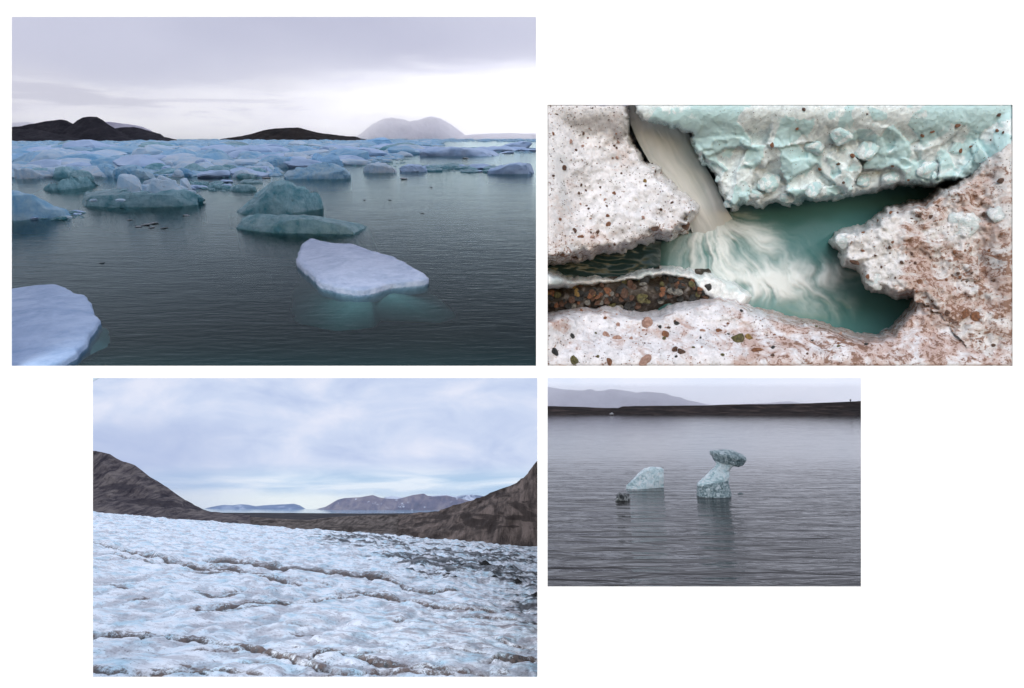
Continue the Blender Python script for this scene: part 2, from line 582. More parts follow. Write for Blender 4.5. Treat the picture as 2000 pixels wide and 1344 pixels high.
def sea():
    q = M('fjord_water')
    c = q.coords()
    nrm = water_bump(q, c, [((0.8, 2.3, 1), 1.1, 0.5, 0.030, 0.12), ((0.7, 2.4, 1), 2.6, 0.8, 0.016, -0.1), ((1, 2.0, 1), 0.16, 0.3, 0.10, 0.05)])
    fr = q.n('Fresnel', {'IOR': 1.12, 'Normal': nrm})
    gl = q.n('BsdfGlossy', {'Color': (0.80, 0.98, 0.97), 'Roughness': 0.05, 'Normal': nrm})
    tr = q.n('BsdfTransparent', {'Color': (0.93, 0.97, 0.97)})
    mx = q.n('MixShader', {0: fr.outputs[0]})
    q.put(mx.inputs[1], tr); q.put(mx.inputs[2], gl)
    q.surface(mx)
    ab = q.n('VolumeAbsorption', {'Color': (0.26, 0.50, 0.50), 'Density': 3.4})
    q.put(q.out.inputs['Volume'], ab)
    ks = [(-1.25, 10.12), (0.0525, 10.12), (0.0525, 15.2), (0.9, 15.2), (0.9, 560), (-1.4, 560)]
    n = F1.R[:, 2]
    top = []
    for k, y in ks:
        # world z of the water plane at (k*y, y)
        z = (-F1.h - n[0] * k * y - n[1] * y) / n[2]
        top.append((k * y, y, z))
    z0 = top[0][2]
    bot = [(x, y, z0 - 0.05 + math.tan(math.radians(13.6)) * (y - 10.12)) for x, y, z in top]
    V = F1.to_local(np.array(top + bot))
    m = len(top)
    F = [tuple(range(m)), tuple(range(2 * m - 1, m - 1, -1))] + [((i + 1) % m, i, m + i, m + (i + 1) % m) for i in range(m)]
    me = new_mesh('sea', V, F, smooth=False)
    link('sea', me, q.m, F1, (0, 0, 0), kind='structure')
    # the murky bottom
    b = M('murky_seabed')
    nb = b.noise(b.coords(), 0.8, 4)
    bm = b.surface(b.n('BsdfDiffuse', {'Color': b.mix(nb, (0.014, 0.045, 0.047), (0.02, 0.058, 0.060))}))
    V2 = F1.to_local(np.array([(x, y, z + 0.012) for x, y, z in bot]))
    me2 = new_mesh('seabed', V2, [tuple(range(m))], smooth=False)
    link('seabed', me2, bm, F1, (0, 0, 0), kind='structure')
sea()

# ---- hills across the fjord
m_dark = rock_material('dark_headland_rock', ((0.35, (0.010, 0.010, 0.014)), (0.6, (0.020, 0.019, 0.024)), (0.75, (0.034, 0.030, 0.032))), 0.12, 0.6, 1.5)
m_dark2 = rock_material('brown_island_rock', ((0.35, (0.010, 0.009, 0.009)), (0.65, (0.026, 0.021, 0.018))), 0.12, 0.5, 1.5)
m_far = rock_material('haze_paled_snowy_slope', ((0.35, (0.74, 0.73, 0.78)), (0.6, (0.86, 0.85, 0.88))), 0.05, 0.3, 1.5)  # snow; its pale tone also stands in for part of the haze
m_far2 = rock_material('distant_grey_slope', ((0.35, (0.30, 0.29, 0.34)), (0.6, (0.42, 0.41, 0.46))), 0.05, 0.3, 1.5)
def hills(name, crest, y, foot_py, m, amp, seed, dy=18, frame=F1, nu=160, nv=18, rel=0.07):
    a = np.asarray(crest, float)
    ln0 = [(p, q_, y) for p, q_ in crest]
    mid = [(p, q_ * 0.45 + foot_py * 0.55, y - dy * 0.55) for p, q_ in crest]
    ln1 = [(a[0, 0], foot_py, y - dy), (a[-1, 0], foot_py, y - dy)]
    return loft(name, frame, [ln0, mid, ln1], nu, nv, m, amp, rel, seed, 0.5, True, back=(10, 14), kind='structure')
hills('hill', [(-60, 262), (-10, 254), (40, 247), (62, 243), (85, 240), (100, 236), (118, 235), (132, 237), (150, 246), (175, 258), (200, 274)], 372, 277, m_dark, 1.6, 3)
hills('hill', [(70, 273), (100, 259), (135, 248), (150, 237), (160, 231), (172, 229), (190, 230), (200, 235), (212, 244), (226, 252), (240, 260), (262, 272)], 366, 277, m_dark, 1.2, 4)
hills('hill', [(-60, 262), (0, 256), (40, 253), (80, 255), (110, 262), (160, 272)], 355, 277, m_dark, 1.0, 5)
hills('hill', [(195, 272), (215, 253), (235, 248), (262, 248), (285, 254), (300, 258), (314, 262), (322, 269), (345, 274)], 375, 277, m_dark, 0.9, 6)
hills('hill', [(180, 272), (200, 237), (222, 239), (250, 243), (278, 248), (296, 256), (305, 264), (318, 274)], 400, 277, m_far2, 0.9, 7)
hills('hill', [(-60, 250), (0, 244), (30, 240), (50, 238), (75, 242), (120, 256), (150, 274)], 425, 277, m_far, 0.9, 17)
hills('island', [(430, 274), (460, 268), (490, 262), (515, 255), (535, 252), (560, 250), (582, 250), (600, 254), (620, 259), (650, 264), (675, 267), (695, 268), (715, 274)], 440, 277, m_dark2, 1.0, 8)
hills('mountain', [(380, 273), (405, 262), (440, 256), (462, 242), (478, 236), (495, 238), (510, 236), (528, 240), (540, 250), (570, 258), (640, 268), (690, 273)], 540, 276, m_far, 1.6, 9)
hills('mountain', [(690, 273), (705, 262), (725, 245), (748, 232), (765, 230), (785, 233), (800, 238), (825, 232), (842, 228), (858, 231), (880, 243), (900, 258), (915, 270)], 540, 276, m_far, 1.6, 10)
hills('hill', [(840, 273), (930, 262), (1000, 260), (1060, 262), (1150, 266), (1300, 272)], 535, 276, m_far, 0.8, 11)

# ---- ice
m_blue = ice_material('blue_ice', (0.66, 0.89, 1.0), (0.26, 0.62, 0.88), 1.0, 0.35, 0.8, 0.16, transl=0.45)
m_white = ice_material('snowy_white_ice', (0.84, 0.94, 1.0), (0.56, 0.80, 0.97), 1.0, 0.45, 0.8, 0.14, transl=0.4)
m_teal = ice_material('clear_teal_ice', (0.60, 0.86, 0.91), (0.20, 0.50, 0.57), 1.3, 0.12, 0.9, 0.14, transl=0.55)
m_vivid = ice_material('vivid_blue_ice', (0.45, 0.70, 0.92), (0.16, 0.48, 0.78), 0.12, 0.4, 0.5, 0.4)
m_grey = ice_material('grey_violet_ice', (0.56, 0.72, 0.92), (0.36, 0.54, 0.78), 0.5, 0.45, 0.5, 0.10)
m_floe = ice_material('smooth_floe_ice', (0.47, 0.55, 0.72), (0.29, 0.38, 0.55), 2.2, 0.4, 0.8, 0.07, transl=0.1)
m_foot = ice_material('submerged_ice', (0.75, 0.85, 0.85), (0.60, 0.74, 0.75), 1.5, 0.6, 0.3, 0.04, transl=0.0)
m_floe2 = ice_material('blue_white_floe_ice', (0.42, 0.55, 0.75), (0.22, 0.35, 0.56), 1.4, 0.4, 0.8, 0.07, transl=0.1)
m_darkbit = ice_material('dark_clear_ice', (0.10, 0.15, 0.16), (0.02, 0.04, 0.045), 5.0, 0.15, 0.5, 0.02, transl=0.0)

G_MID = 'larger ice blocks standing in the drift ice'
# the nearest floes
def top_a(x, y, r):
    return 0.16 + 0.10 * (1 - r) 
fl = floe('ice_floe', F1, [(577, 519), (583, 500), (591, 484), (606, 472), (626, 478), (650, 482), (686, 484), (722, 495), (770, 512), (800, 526), (825, 540), (836, 553), (815, 560), (770, 562), (738, 573), (696, 579), (660, 572), (628, 562), (610, 548), (588, 533)],
          m_floe, top_a, edge=0.75, amp=0.06, nscale=1.4, zoff=0.0, drop=0.25, rim=0.05, seed=21, rough=0.03,
          label='smooth pale lilac-white ice floe with a ghostly underwater foot, nearest in open water', cat='ice floe')
def foot_top(x, y, r):
    return -0.05 - 0.50 * r ** 1.4
ft = floe('submerged_foot', F1, [(566, 540), (572, 585), (600, 607), (640, 622), (690, 618), (728, 604), (742, 586), (800, 588), (860, 590), (884, 578), (862, 552), (830, 532), (770, 505), (690, 478), (600, 480)],
          m_foot, foot_top, edge=1.0, amp=0.05, zoff=-0.02, drop=0.9, seed=22, rough=0.03)
ft.parent = fl
ft.matrix_parent_inverse = fl.matrix_world.inverted()
fl2 = floe('ice_floe', F1, [(-60, 585), (0, 572), (40, 565), (78, 560), (108, 559), (128, 566), (146, 578), (165, 582), (182, 600), (194, 626), (186, 648), (176, 660), (172, 678), (160, 690), (150, 704), (132, 712), (110, 722), (20, 726), (-60, 726)],
          m_floe2, lambda x, y, r: 0.13 + 0.10 * (1 - r) + 0.02 * np.sin(2.0 * x), edge=0.5, amp=0.09, nscale=2.2, drop=0.2, rim=0.02, seed=23, rough=0.025,
          label='broad blue-white ice floe filling the lower left corner of the fjord view', cat='ice floe')
ft2 = floe('submerged_foot', F1, [(-60, 575), (60, 556), (150, 574), (200, 622), (212, 660), (205, 690), (180, 712), (150, 724), (-60, 725)],
          m_foot, lambda x, y, r: -0.06 - 0.25 * r ** 2, edge=1.0, amp=0.03, zoff=-0.02, drop=0.3, seed=24, rough=0.04)
ft2.parent = fl2
ft2.matrix_parent_inverse = fl2.matrix_world.inverted()

# clear blocks in the middle
b = berg('ice_block', F1, [(443, 411), (449, 396), (462, 380), (485, 370), (515, 364), (545, 363), (575, 369), (603, 380), (622, 394), (631, 404)], [(443, 416), (470, 424), (530, 421), (600, 417), (631, 407)],
     m_teal, 0.55, 31, 0.10, 1.3, 0.75, facet=0.5, cuts=12, nu=90, nv=44, label='clear teal dome-shaped ice block behind the long low slab', cat='ice block')
berg('ice_slab', F1, [(462, 440), (474, 425), (500, 417), (560, 417), (600, 422), (640, 428), (680, 432), (712, 434), (733, 441)], [(462, 446), (500, 452), (560, 456), (620, 461), (692, 464), (712, 454), (733, 444)],
     m_teal, 0.30, 32, 0.10, 2.4, 0.65, facet=0.6, cuts=12, nu=90, nv=40, label='long low slab of clear grey-teal ice in front of the dome', cat='ice slab')
berg('iceberg', F1, [(-60, 380), (0, 372), (30, 373), (55, 376), (72, 379), (85, 391), (98, 404), (120, 410), (128, 424)], [(-60, 434), (60, 432), (128, 426)],
     m_blue, 0.6, 33, 0.07, 1.4, 0.7, cuts=5, label='rounded light blue iceberg cut by the left edge of the fjord view', cat='iceberg')
berg('ice_slab', F1, [(132, 397), (148, 384), (170, 376), (205, 370), (240, 374), (300, 378), (345, 372), (372, 374), (390, 386)], [(132, 400), (180, 404), (205, 408), (232, 413), (262, 408), (320, 406), (384, 400), (390, 394)],
     m_teal, 0.40, 35, 0.12, 2.6, 0.7, facet=0.7, cuts=10, nu=90, nv=40, label='broad teal ice slab carrying white blocks, left of the clear dome', cat='ice slab')
berg('ice_block', F1, [(220, 372), (221, 344), (232, 340), (252, 342), (266, 348), (272, 362), (270, 374)], 377, m_white, 0.7, 36, 0.06, 1.4, 0.45, z0=0.5, label='square white ice block standing on the teal slab', cat='ice block')
berg('ice_block', F1, [(258, 376), (275, 364), (296, 352), (312, 346), (330, 350), (336, 362), (352, 378), (360, 384)], 388, m_white, 0.5, 37, 0.10, 1.8, 0.5, z0=0.4, facet=0.5, label='jagged white ice heap on the right half of the teal slab', cat='ice block')
berg('ice_block', F1, [(345, 376), (350, 352), (360, 347), (372, 352), (376, 374)], 378, m_white, 0.7, 38, 0.07, 1.5, 0.5, label='upright white ice tooth at the right end of the teal slab', cat='ice block')
berg('ice_slab', F1, [(57, 366), (75, 356), (95, 350), (130, 347), (165, 347), (186, 356)], [(57, 371), (100, 374), (150, 368), (186, 361)], m_teal, 0.5, 39, 0.13, 2.6, 0.7, facet=0.5, label='low dark teal ice raft above the left-edge iceberg', cat='ice slab')
# larger blocks along the front of the pack
SP = [
 ([(548, 345), (552, 335), (566, 330), (595, 329), (614, 321), (632, 319), (650, 325), (668, 334), (684, 346)], 350, m_blue, 'long pale blue iceberg with a humped right half, nearest of the pack'),
 ([(590, 321), (596, 308), (606, 301), (616, 301), (628, 311), (638, 304), (648, 302), (660, 311), (670, 324)], 326, m_vivid, 'saddle-shaped blue iceberg behind the long humped one'),
 ([(706, 333), (716, 322), (735, 314), (760, 315), (770, 320), (780, 312), (779, 324), (774, 334)], 338, m_white, 'white iceberg with an upturned right tip by the bright water'),
 ([(628, 304), (640, 296), (650, 286), (657, 281), (666, 288), (676, 297), (700, 304)], 312, m_white, 'small pointed white peak rising from the middle of the pack'),
 ([(779, 332), (790, 322), (801, 312), (808, 322), (814, 316), (822, 324), (836, 332)], 336, m_grey, 'twin-pointed grey-blue block right of the upturned white iceberg'),
 ([(952, 334), (970, 328), (995, 322), (1015, 320), (1030, 319), (1060, 325)], 340, m_grey, 'flat grey-violet ice block cut by the right edge of the fjord view'),
 ([(700, 283), (712, 275), (728, 272), (745, 270), (765, 271), (777, 273), (780, 282)], 285, m_vivid, 'vivid blue iceberg on the horizon right of the dark island'),
 ([(214, 344), (219, 327), (232, 319), (252, 323), (275, 332), (292, 340), (300, 348)], 350, m_blue, 'smooth light blue hump behind the square white block'),
 ([(165, 340), (172, 328), (190, 322), (208, 323), (222, 332), (228, 342)], 346, m_blue, 'rounded blue hump left of the smooth light blue one'),
 ([(30, 308), (55, 297), (90, 291), (125, 292), (150, 300), (165, 309)], 312, m_white, 'wide white snowy block in the left of the pack'),
 ([(380, 308), (390, 298), (412, 289), (430, 292), (448, 300), (456, 309)], 313, m_blue, 'broad blue arch of ice in the middle back of the pack'),
 ([(376, 327), (384, 314), (398, 310), (410, 316), (418, 326)], 329, m_grey, 'round grey-blue boulder of ice at the centre of the pack'),
 ([(500, 322), (512, 309), (528, 299), (545, 306), (565, 313), (590, 322)], 328, m_blue, 'pale blue wedge left of the saddle-shaped iceberg'),
 ([(332, 340), (337, 333), (346, 331), (354, 335), (358, 343)], 346, m_white, 'small round white block above the jagged heap'),
 ([(85, 342), (96, 330), (112, 324), (130, 333), (142, 343)], 347, m_white, 'pale conical block at the left front of the pack'),
 ([(23, 346), (30, 330), (52, 326), (66, 335), (80, 345)], 350, m_white, 'white hummock at the left edge of the pack front'),
 ([(458, 356), (466, 351), (490, 351), (512, 354)], 358, m_teal, 'thin flat teal sliver floating in calm water above the dome'),
 ([(444, 372), (458, 364), (480, 361), (500, 366)], 373, m_teal, 'low grey plate just left of the clear dome top'),
 ([(820, 294), (850, 288), (890, 285), (930, 286), (968, 289), (990, 298)], 305, m_grey, 'long grey-violet ice bank across the bright right-hand water'),
]
for i, (pr, fr_, mt, lb) in enumerate(SP):
    w = pr[-1][0] - pr[0][0]
    berg('iceberg', F1, pr, fr_, mt, 0.5, 60 + i, 0.13, 1.7, 0.75, nu=60, nv=30, facet=0.4, cuts=7, label=lb, cat='ice block', group=G_MID)

# the pack: chunks one could count
protos = [chunk_mesh('ice_chunk', 100 + i, 10 + i % 5, 22 + 8 * (i % 4), 16, 0.15, 0.8, 28) for i in range(9)]
CH = {}
def chunk(px, py, w, hr, mt, seed, name='ice_chunk', frame=F1, z0=0.0, **tags):
    rg = random.Random(seed)
    k = rg.randrange(len(protos))
    key = (k, mt.name)
    if key not in CH:
        me = protos[k].copy()
        me.materials.clear(); me.materials.append(mt)
        CH[key] = me
    p = frame.on(np.array(float(px)), np.array(float(py)), z0)
    dist = np.linalg.norm(frame.to_world(p))
    s = w / FPX * (frame.to_world(p)[1]) / 1.6
    o = link(name, CH[key], None, frame, p + np.array([0, 0, 0.12 * s * hr]), **tags)
    o.matrix_world = o.matrix_world @ Matrix.Rotation(rg.uniform(-0.15, 0.15), 4, 'Y') @ Matrix.Diagonal((s, s * rg.uniform(0.5, 0.9), s * hr, 1)) @ Matrix.Rotation(rg.uniform(0, 6.28), 4, 'Z')
    return o
MARKS = [(55, 400, 'left-edge iceberg'), (245, 358, 'square white block'), (310, 368, 'jagged white heap'), (538, 392, 'clear teal dome'), (616, 336, 'long humped iceberg'), (630, 313, 'saddle-shaped iceberg'), (743, 326, 'upturned white iceberg'), (660, 292, 'pointed white peak'),
         (805, 325, 'twin-pointed block'), (1005, 330, 'flat right-edge block'), (740, 277, 'vivid blue iceberg'), (258, 335, 'smooth blue hump'), (95, 300, 'wide snowy block'), (418, 300, 'broad blue arch'), (397, 320, 'round grey boulder'), (545, 313, 'pale blue wedge'), (112, 335, 'pale conical block'),
         (50, 338, 'left-edge hummock'), (905, 295, 'long grey-violet bank'), (485, 354, 'thin teal sliver'), (170, 268, 'dark headland'), (570, 262, 'dark island')]
USED = set()
def say(x, y, big, mt):
    near = sorted(MARKS, key=lambda m: abs(m[0] - x) + 3.0 * abs(m[1] - y))
    colr = {'blue_ice': 'light blue', 'snowy_white_ice': 'white', 'clear_teal_ice': 'clear teal', 'grey_violet_ice': 'grey-violet'}[mt.name]
    size = 'large' if big > 0.66 else 'small' if big < 0.33 else 'middling'
    side = lambda m: 'left of' if m[0] - x > 22 else 'right of' if x - m[0] > 22 else 'just below' if y > m[1] else 'just above'
    a, b_, c = near[:3]
    tries = [f'{size} {colr} ice chunk {side(a)} the {a[2]}', f'{size} {colr} ice chunk between the {a[2]} and the {b_[2]}', f'{size} {colr} ice chunk {side(b_)} the {b_[2]}, near the {a[2]}',
             f'{size} {colr} ice chunk {side(c)} the {c[2]}, near the {a[2]}', f'{size} {colr} ice chunk {"farther off than" if y < a[1] else "nearer than"} the {a[2]}, {side(b_)} the {b_[2]}', f'{size} {colr} ice chunk between the {a[2]} and the {c[2]}']
    for t in tries:
        if t not in USED:
            USED.add(t)
            return t
    return tries[0]
BANDS = [
 # px range, py range, count, width range, height ratio, label, group
 ((23, 215), (338, 350), 16, (28, 62), (0.4, 0.7), 'pale ice lump along the left front edge of the pack', [m_white, m_blue, m_teal]),
 ((300, 530), (330, 347), 26, (26, 58), (0.4, 0.7), 'pale ice lump along the front edge left of the humped iceberg', [m_white, m_blue, m_grey, m_teal]),
 ((20, 700), (312, 328), 50, (36, 95), (0.32, 0.6), 'light blue drift ice chunk in the middle rows of the pack', [m_white, m_blue, m_blue, m_grey]),
 ((20, 800), (297, 311), 60, (30, 95), (0.28, 0.5), 'light blue drift ice chunk in the upper rows of the pack', [m_white, m_blue, m_blue, m_grey]),
 ((20, 800), (285, 296), 62, (18, 60), (0.22, 0.42), 'small pale ice chunk in the far rows below the horizon', [m_white, m_blue, m_teal, m_grey]),
 ((800, 1050), (291, 303), 22, (24, 70), (0.18, 0.34), 'grey-violet ice chunk in the bank across the right-hand water', [m_grey]),
 ((826, 965), (324, 336), 22, (16, 46), (0.25, 0.45), 'dark teal ice piece in the thin line by the right edge', [m_teal, m_grey, m_teal]),
 ((372, 452), (356, 374), 18, (12, 26), (0.4, 0.7), 'grey broken ice piece trailing between slab and dome', [m_teal, m_grey]),
 ((55, 160), (414, 429), 12, (14, 34), (0.3, 0.5), 'glassy ice rubble at the foot of the left-edge iceberg', [m_teal, m_grey, m_white]),
]
sd = 1000
for (xr, yr, n, wr, hr, lb, mts) in BANDS:
    for i in range(n):
        sd += 1
        rg = random.Random(sd)
        t = (i + rg.random()) / n
        cx_, cy_ = xr[0] + (xr[1] - xr[0]) * ((i * 0.618 + rg.random() * 0.2) % 1.0), yr[0] + (yr[1] - yr[0]) * rg.random()
        w_, h_, mt = rg.uniform(*wr), rg.uniform(*hr), rg.choice(mts)
        chunk(cx_, cy_, w_, h_, mt, sd, label=say(cx_, cy_, (w_ - wr[0]) / (wr[1] - wr[0]), mt), cat='ice chunk', group=lb)
HEAP = [(286, 374, 30, 0.8, 'right of the square white block'), (302, 362, 30, 0.9, 'at the top left of the jagged heap'), (320, 356, 32, 0.9, 'crowning the jagged heap'), (337, 366, 28, 0.8, 'on the right shoulder of the jagged heap'), (356, 372, 24, 0.7, 'by the upright tooth'), (372, 377, 20, 0.6, 'at the far right end of the teal slab'),
        (270, 382, 24, 0.6, 'at the foot of the square white block'), (322, 380, 38, 0.7, 'low in front of the jagged heap'), (345, 384, 22, 0.5, 'low at the right foot of the jagged heap'), (212, 378, 20, 0.5, 'left of the square white block'), (182, 392, 12, 0.6, 'on the dark left end of the teal slab'), (236, 392, 16, 0.5, 'on the front face of the teal slab')]
for x, y, w, h_, lb in HEAP:
    sd += 1
    chunk(x, y, w, h_, m_white, sd, z0=0.45, label='white broken ice piece ' + lb, cat='ice chunk', group='white pieces heaped on the teal slab')
# dark bits floating in the open water
BW = ['at the left end of the cluster below the teal slab', 'second from left in the cluster below the teal slab', 'topmost in the cluster below the teal slab', 'at the middle front of the cluster below the teal slab', 'at the right end of the cluster below the teal slab', 'above the cluster, close to the teal slab', 'alone between the teal slab and the clear dome', 'on open water right of the clear dome', 'on open water farther right of the clear dome', 'on open water farthest right, below the others', 'on the bright water below the twin-pointed block', 'on the bright strip before the grey-violet bank', 'alone on dark water above the corner floe', 'above the thin teal sliver', 'right of the thin teal sliver', 'under the upturned white iceberg']
BITS = [(272, 443, 14), (283, 440, 16), (298, 437, 18), (297, 445, 12), (320, 446, 13), (253, 430, 10), (364, 421, 14), (712, 391, 6), (761, 391, 6), (826, 417, 8), (842, 366, 6), (910, 310, 16), (198, 514, 10), (480, 346, 12), (520, 348, 14), (790, 350, 16)]
for i, (x, y, w) in enumerate(BITS):
    sd += 1
    chunk(x, y, w, 0.3, m_darkbit, sd, 'ice_fragment', label='tiny dark ice fragment ' + BW[i], cat='ice fragment', group='dark fragments on open water')

def brash(name, spec, mat, seed):
    rg = np.random.default_rng(seed)
    V, F = [], []
    lo = chunk_mesh('tmp', seed, 9, 10, 5, 0.1, 0.6)
    bv = np.array([v.co[:] for v in lo.vertices]); bf = [tuple(p.vertices) for p in lo.polygons]
    bpy.data.meshes.remove(lo)
    for (x0, x1, y0, y1, n, w0, w1, hr) in spec:
        px = rg.uniform(x0, x1, n); py = y0 + (y1 - y0) * rg.random(n)
        P = F1.on(px, py)
        Wd = F1.to_world(P)[:, 1]
        for i in range(n):
            s = rg.uniform(w0, w1) / FPX * Wd[i] / 1.6
            a = rg.uniform(0, 6.28)
            c, d = math.cos(a), math.sin(a)
            q = bv @ np.array([[c, d, 0], [-d, c, 0], [0, 0, 1]]) * np.array([s, s * 0.8, s * hr * rg.uniform(0.6, 1.6)])
            o = len(V) * len(bv)
            V.append(q + P[i])
            F.append(np.array(bf) + o)
    V = np.concatenate(V); F = np.concatenate(F)
    link(name, new_mesh(name, V, F), mat, F1, (0, 0, 0), kind='stuff', label='fine broken ice packed between the larger chunks', cat='brash ice')
brash('brash_ice', [(10, 1060, 272.5, 277, 900, 6, 20, 0.3), (10, 860, 276, 285, 2200, 7, 24, 0.35), (10, 780, 285, 312, 2600, 7, 24, 0.42), (10, 545, 312, 345, 1600, 7, 22, 0.5), (820, 1060, 288, 300, 160, 5, 16, 0.25), (560, 760, 312, 322, 120, 7, 16, 0.4)], m_blue, 5)
brash('brash_ice', [(10, 800, 280, 312, 500, 5, 14, 0.3), (10, 540, 312, 347, 420, 5, 14, 0.35), (360, 460, 354, 374, 90, 4, 10, 0.4), (800, 970, 322, 335, 160, 4, 12, 0.3), (60, 165, 415, 429, 60, 4, 10, 0.4), (680, 800, 310, 325, 60, 5, 12, 0.35)], m_teal, 6)

# ---- the air over the far side of the fjord
def haze_sector(frame, r0, r1, az, z0, z1, density, aniso, color=(0.98, 0.98, 1.0)):
    q = M('haze_air')
    q.put(q.out.inputs['Volume'], q.n('VolumePrincipled', {'Color': color, 'Density': density, 'Anisotropy': aniso}))
    a = np.radians(np.linspace(az[0], az[1], 25))
    V = []
    for t in a:
        for r in (r0, r1):
            for z in (z0, z1):
                V.append((r * math.sin(t), r * math.cos(t), z))
    F = []
    n = len(a)
    for i in range(n - 1):
        k, m = 4 * i, 4 * i + 4
        F += [(k, m, m + 1, k + 1), (k + 2, k + 3, m + 3, m + 2), (k, k + 2, m + 2, m), (k + 1, m + 1, m + 3, k + 3)]
    F += [(0, 1, 3, 2), (4 * n - 4, 4 * n - 2, 4 * n - 1, 4 * n - 3)]
    link('haze', new_mesh('haze', V, F, smooth=False), q.m, frame, (0, 0, 0), kind='stuff')
brash('brash_ice', [(10, 860, 275, 290, 900, 6, 22, 0.4), (10, 780, 290, 314, 900, 7, 26, 0.5), (10, 545, 314, 344, 600, 8, 24, 0.55)], m_white, 8)
haze_sector(F1, 490, 552, (-48, 30), -1, 150, 0.022, 0.7)

# ================================================================== PLACE 3: the glacier above the fjord
F3 = Frame(1004, 0.0807, 182, 1345, 10.12)

def vault(name, prof, kl, kr, low, mat, nk=24, low_r=None):
    """sky closing a raked place: ceiling and back wall swept between two side planes"""
    ks = np.linspace(kl, kr, nk)
    pr = np.asarray(prof, float)
    V = [(k * y, y, z) for k in ks for y, z in pr]
    F = [tuple(f) for f in grid_faces(nk, len(pr))]
    n = len(pr)
    for i0, k in ((0, kl), ((nk - 1) * n, kr)):
        b = len(V)
        lw = low_r if (low_r and i0) else low
        V += [(k * y, y, z) for y, z in lw]
        F.append(tuple([i0 + j for j in range(n)] + [b + j for j in range(len(lw))]))
    me = new_mesh(name, V, F, smooth=False)
    return link(name, me, mat, kind='structure')

def sky_three():
    q = M('layered_blue_grey_sky')
    p = q.n('VectorMath', {0: q.coords(), 1: (1 / 160,) * 3}, operation='MULTIPLY').outputs[0]
    z = q.n('SeparateXYZ', {0: p}).outputs[2]
    x = q.n('SeparateXYZ', {0: p}).outputs[0]
    n1 = q.noise(q.scale(p, (3.0, 1.5, 6.5)), 2.0, 5, 0.5, 0.7)
    n2 = q.noise(q.scale(p, (2.6, 1.5, 21.0)), 2.2, 5, 0.5, 0.5)
    n3 = q.noise(q.scale(p, (5.0, 2.0, 9.0)), 3.5, 5, 0.55, 0.4)
    c = q.ramp(q.math('ADD', q.math('MULTIPLY', n1, 0.8), q.math('MULTIPLY', n3, 0.2)), (0.34, srgb(186, 201, 233)), (0.50, srgb(205, 217, 242)), (0.66, srgb(226, 231, 248)))
    # thinner layers lower down
    lay = q.ramp(n2, (0.38, srgb(178, 205, 233)), (0.52, srgb(206, 224, 244)), (0.62, srgb(228, 238, 250)))
    c = q.mix(q.smooth(z, -0.205, -0.245), c, lay)
    # clear strip over the far shore
    zz = q.math('ADD', z, q.math('MULTIPLY', q.math('SUBTRACT', n3, 0.5), 0.02))
    zz = q.math('ADD', zz, q.math('MULTIPLY', x, 0.03))
    c = q.mix(q.smooth(zz, -0.266, -0.292), c, srgb(243, 250, 250))
    # darker bank of cloud by the left mountain
    dk = q.math('MULTIPLY', q.smooth(x, -0.38, -0.62), q.smooth(z, -0.11, -0.17))
    c = q.mix(q.math('MULTIPLY', dk, 0.5), c, srgb(172, 186, 222))
    # emission stronger at the top of the back wall and on the ceiling
    st = q.math('ADD', 0.90, q.math('MULTIPLY', q.smooth(z, -0.03, 0.03), 0.35))
    return q.surface(q.n('Emission', {'Color': c, 'Strength': st}))
vault('sky', [(160, -62), (160, -30), (160, 2), (155, 9), (140, 12.5), (120, 10.9), (60, 4.66), (30, 1.5), (10.2, -0.575)], -1.2, 0.0525, [(10.2, -9), (60, -40), (160, -75)], sky_three(), low_r=[(10.2, -4.5), (60, -9.2), (118, -14.7), (126, -34), (160, -75)])

# ---- glacier surface
CHAN = [  # meltwater cuts: [(px, py)...], depth, dirt
 ([(150, 1055), (182, 1063), (220, 1071), (262, 1080), (300, 1086), (330, 1097), (365, 1107), (410, 1111), (450, 1114), (490, 1121), (530, 1131), (575, 1139), (610, 1142)], 0.8, 0.9),
 ([(390, 1093), (440, 1097), (480, 1101), (520, 1109), (560, 1115), (610, 1117), (660, 1123), (715, 1127), (760, 1134), (790, 1147), (815, 1156), (860, 1158), (900, 1157)], 1.0, 1.0),
 ([(676, 1154), (710, 1163), (745, 1169), (790, 1177), (840, 1187), (880, 1191), (930, 1196), (975, 1197)], 1.0, 1.0),
 ([(365, 1192), (400, 1194), (440, 1191), (480, 1183), (540, 1179), (600, 1177), (660, 1170), (690, 1167)], 0.5, 0.9),
 ([(150, 1246), (182, 1241), (215, 1242), (250, 1240), (300, 1246), (340, 1250), (375, 1251), (420, 1257), (470, 1266), (510, 1275), (550, 1288), (585, 1300), (620, 1312), (660, 1318)], 1.5, 0.9),
 ([(600, 1300), (618, 1287), (645, 1280), (690, 1287), (730, 1298), (790, 1306), (830, 1311), (880, 1318), (950, 1321), (1000, 1322)], 1.2, 1.0),
 ([(150, 1312), (200, 1318), (260, 1321), (330, 1322), (380, 1318), (420, 1322)], 1.2, 0.9),
 ([(430, 1154), (470, 1151), (510, 1150), (545, 1148)], 0.5, 0.7),
 ([(600, 1176), (640, 1172), (670, 1169), (720, 1166)], 0.3, 0.6),
 ([(238, 1172), (270, 1173), (300, 1170), (330, 1166)], 0.3, 0.5),
 ([(760, 1211), (785, 1213), (805, 1209)], 0.4, 0.7),
 ([(880, 1213), (920, 1207), (980, 1210), (1060, 1222)], 0.4, 0.6),
 ([(955, 1240), (985, 1255), (1010, 1262), (1060, 1268)], 0.6, 0.8),
 ([(950, 1300), (975, 1290), (1000, 1296), (1060, 1294)], 1.6, 1.2),
 ([(620, 1323), (680, 1320), (740, 1312), (800, 1316), (900, 1326)], 0.8, 0.8),
]
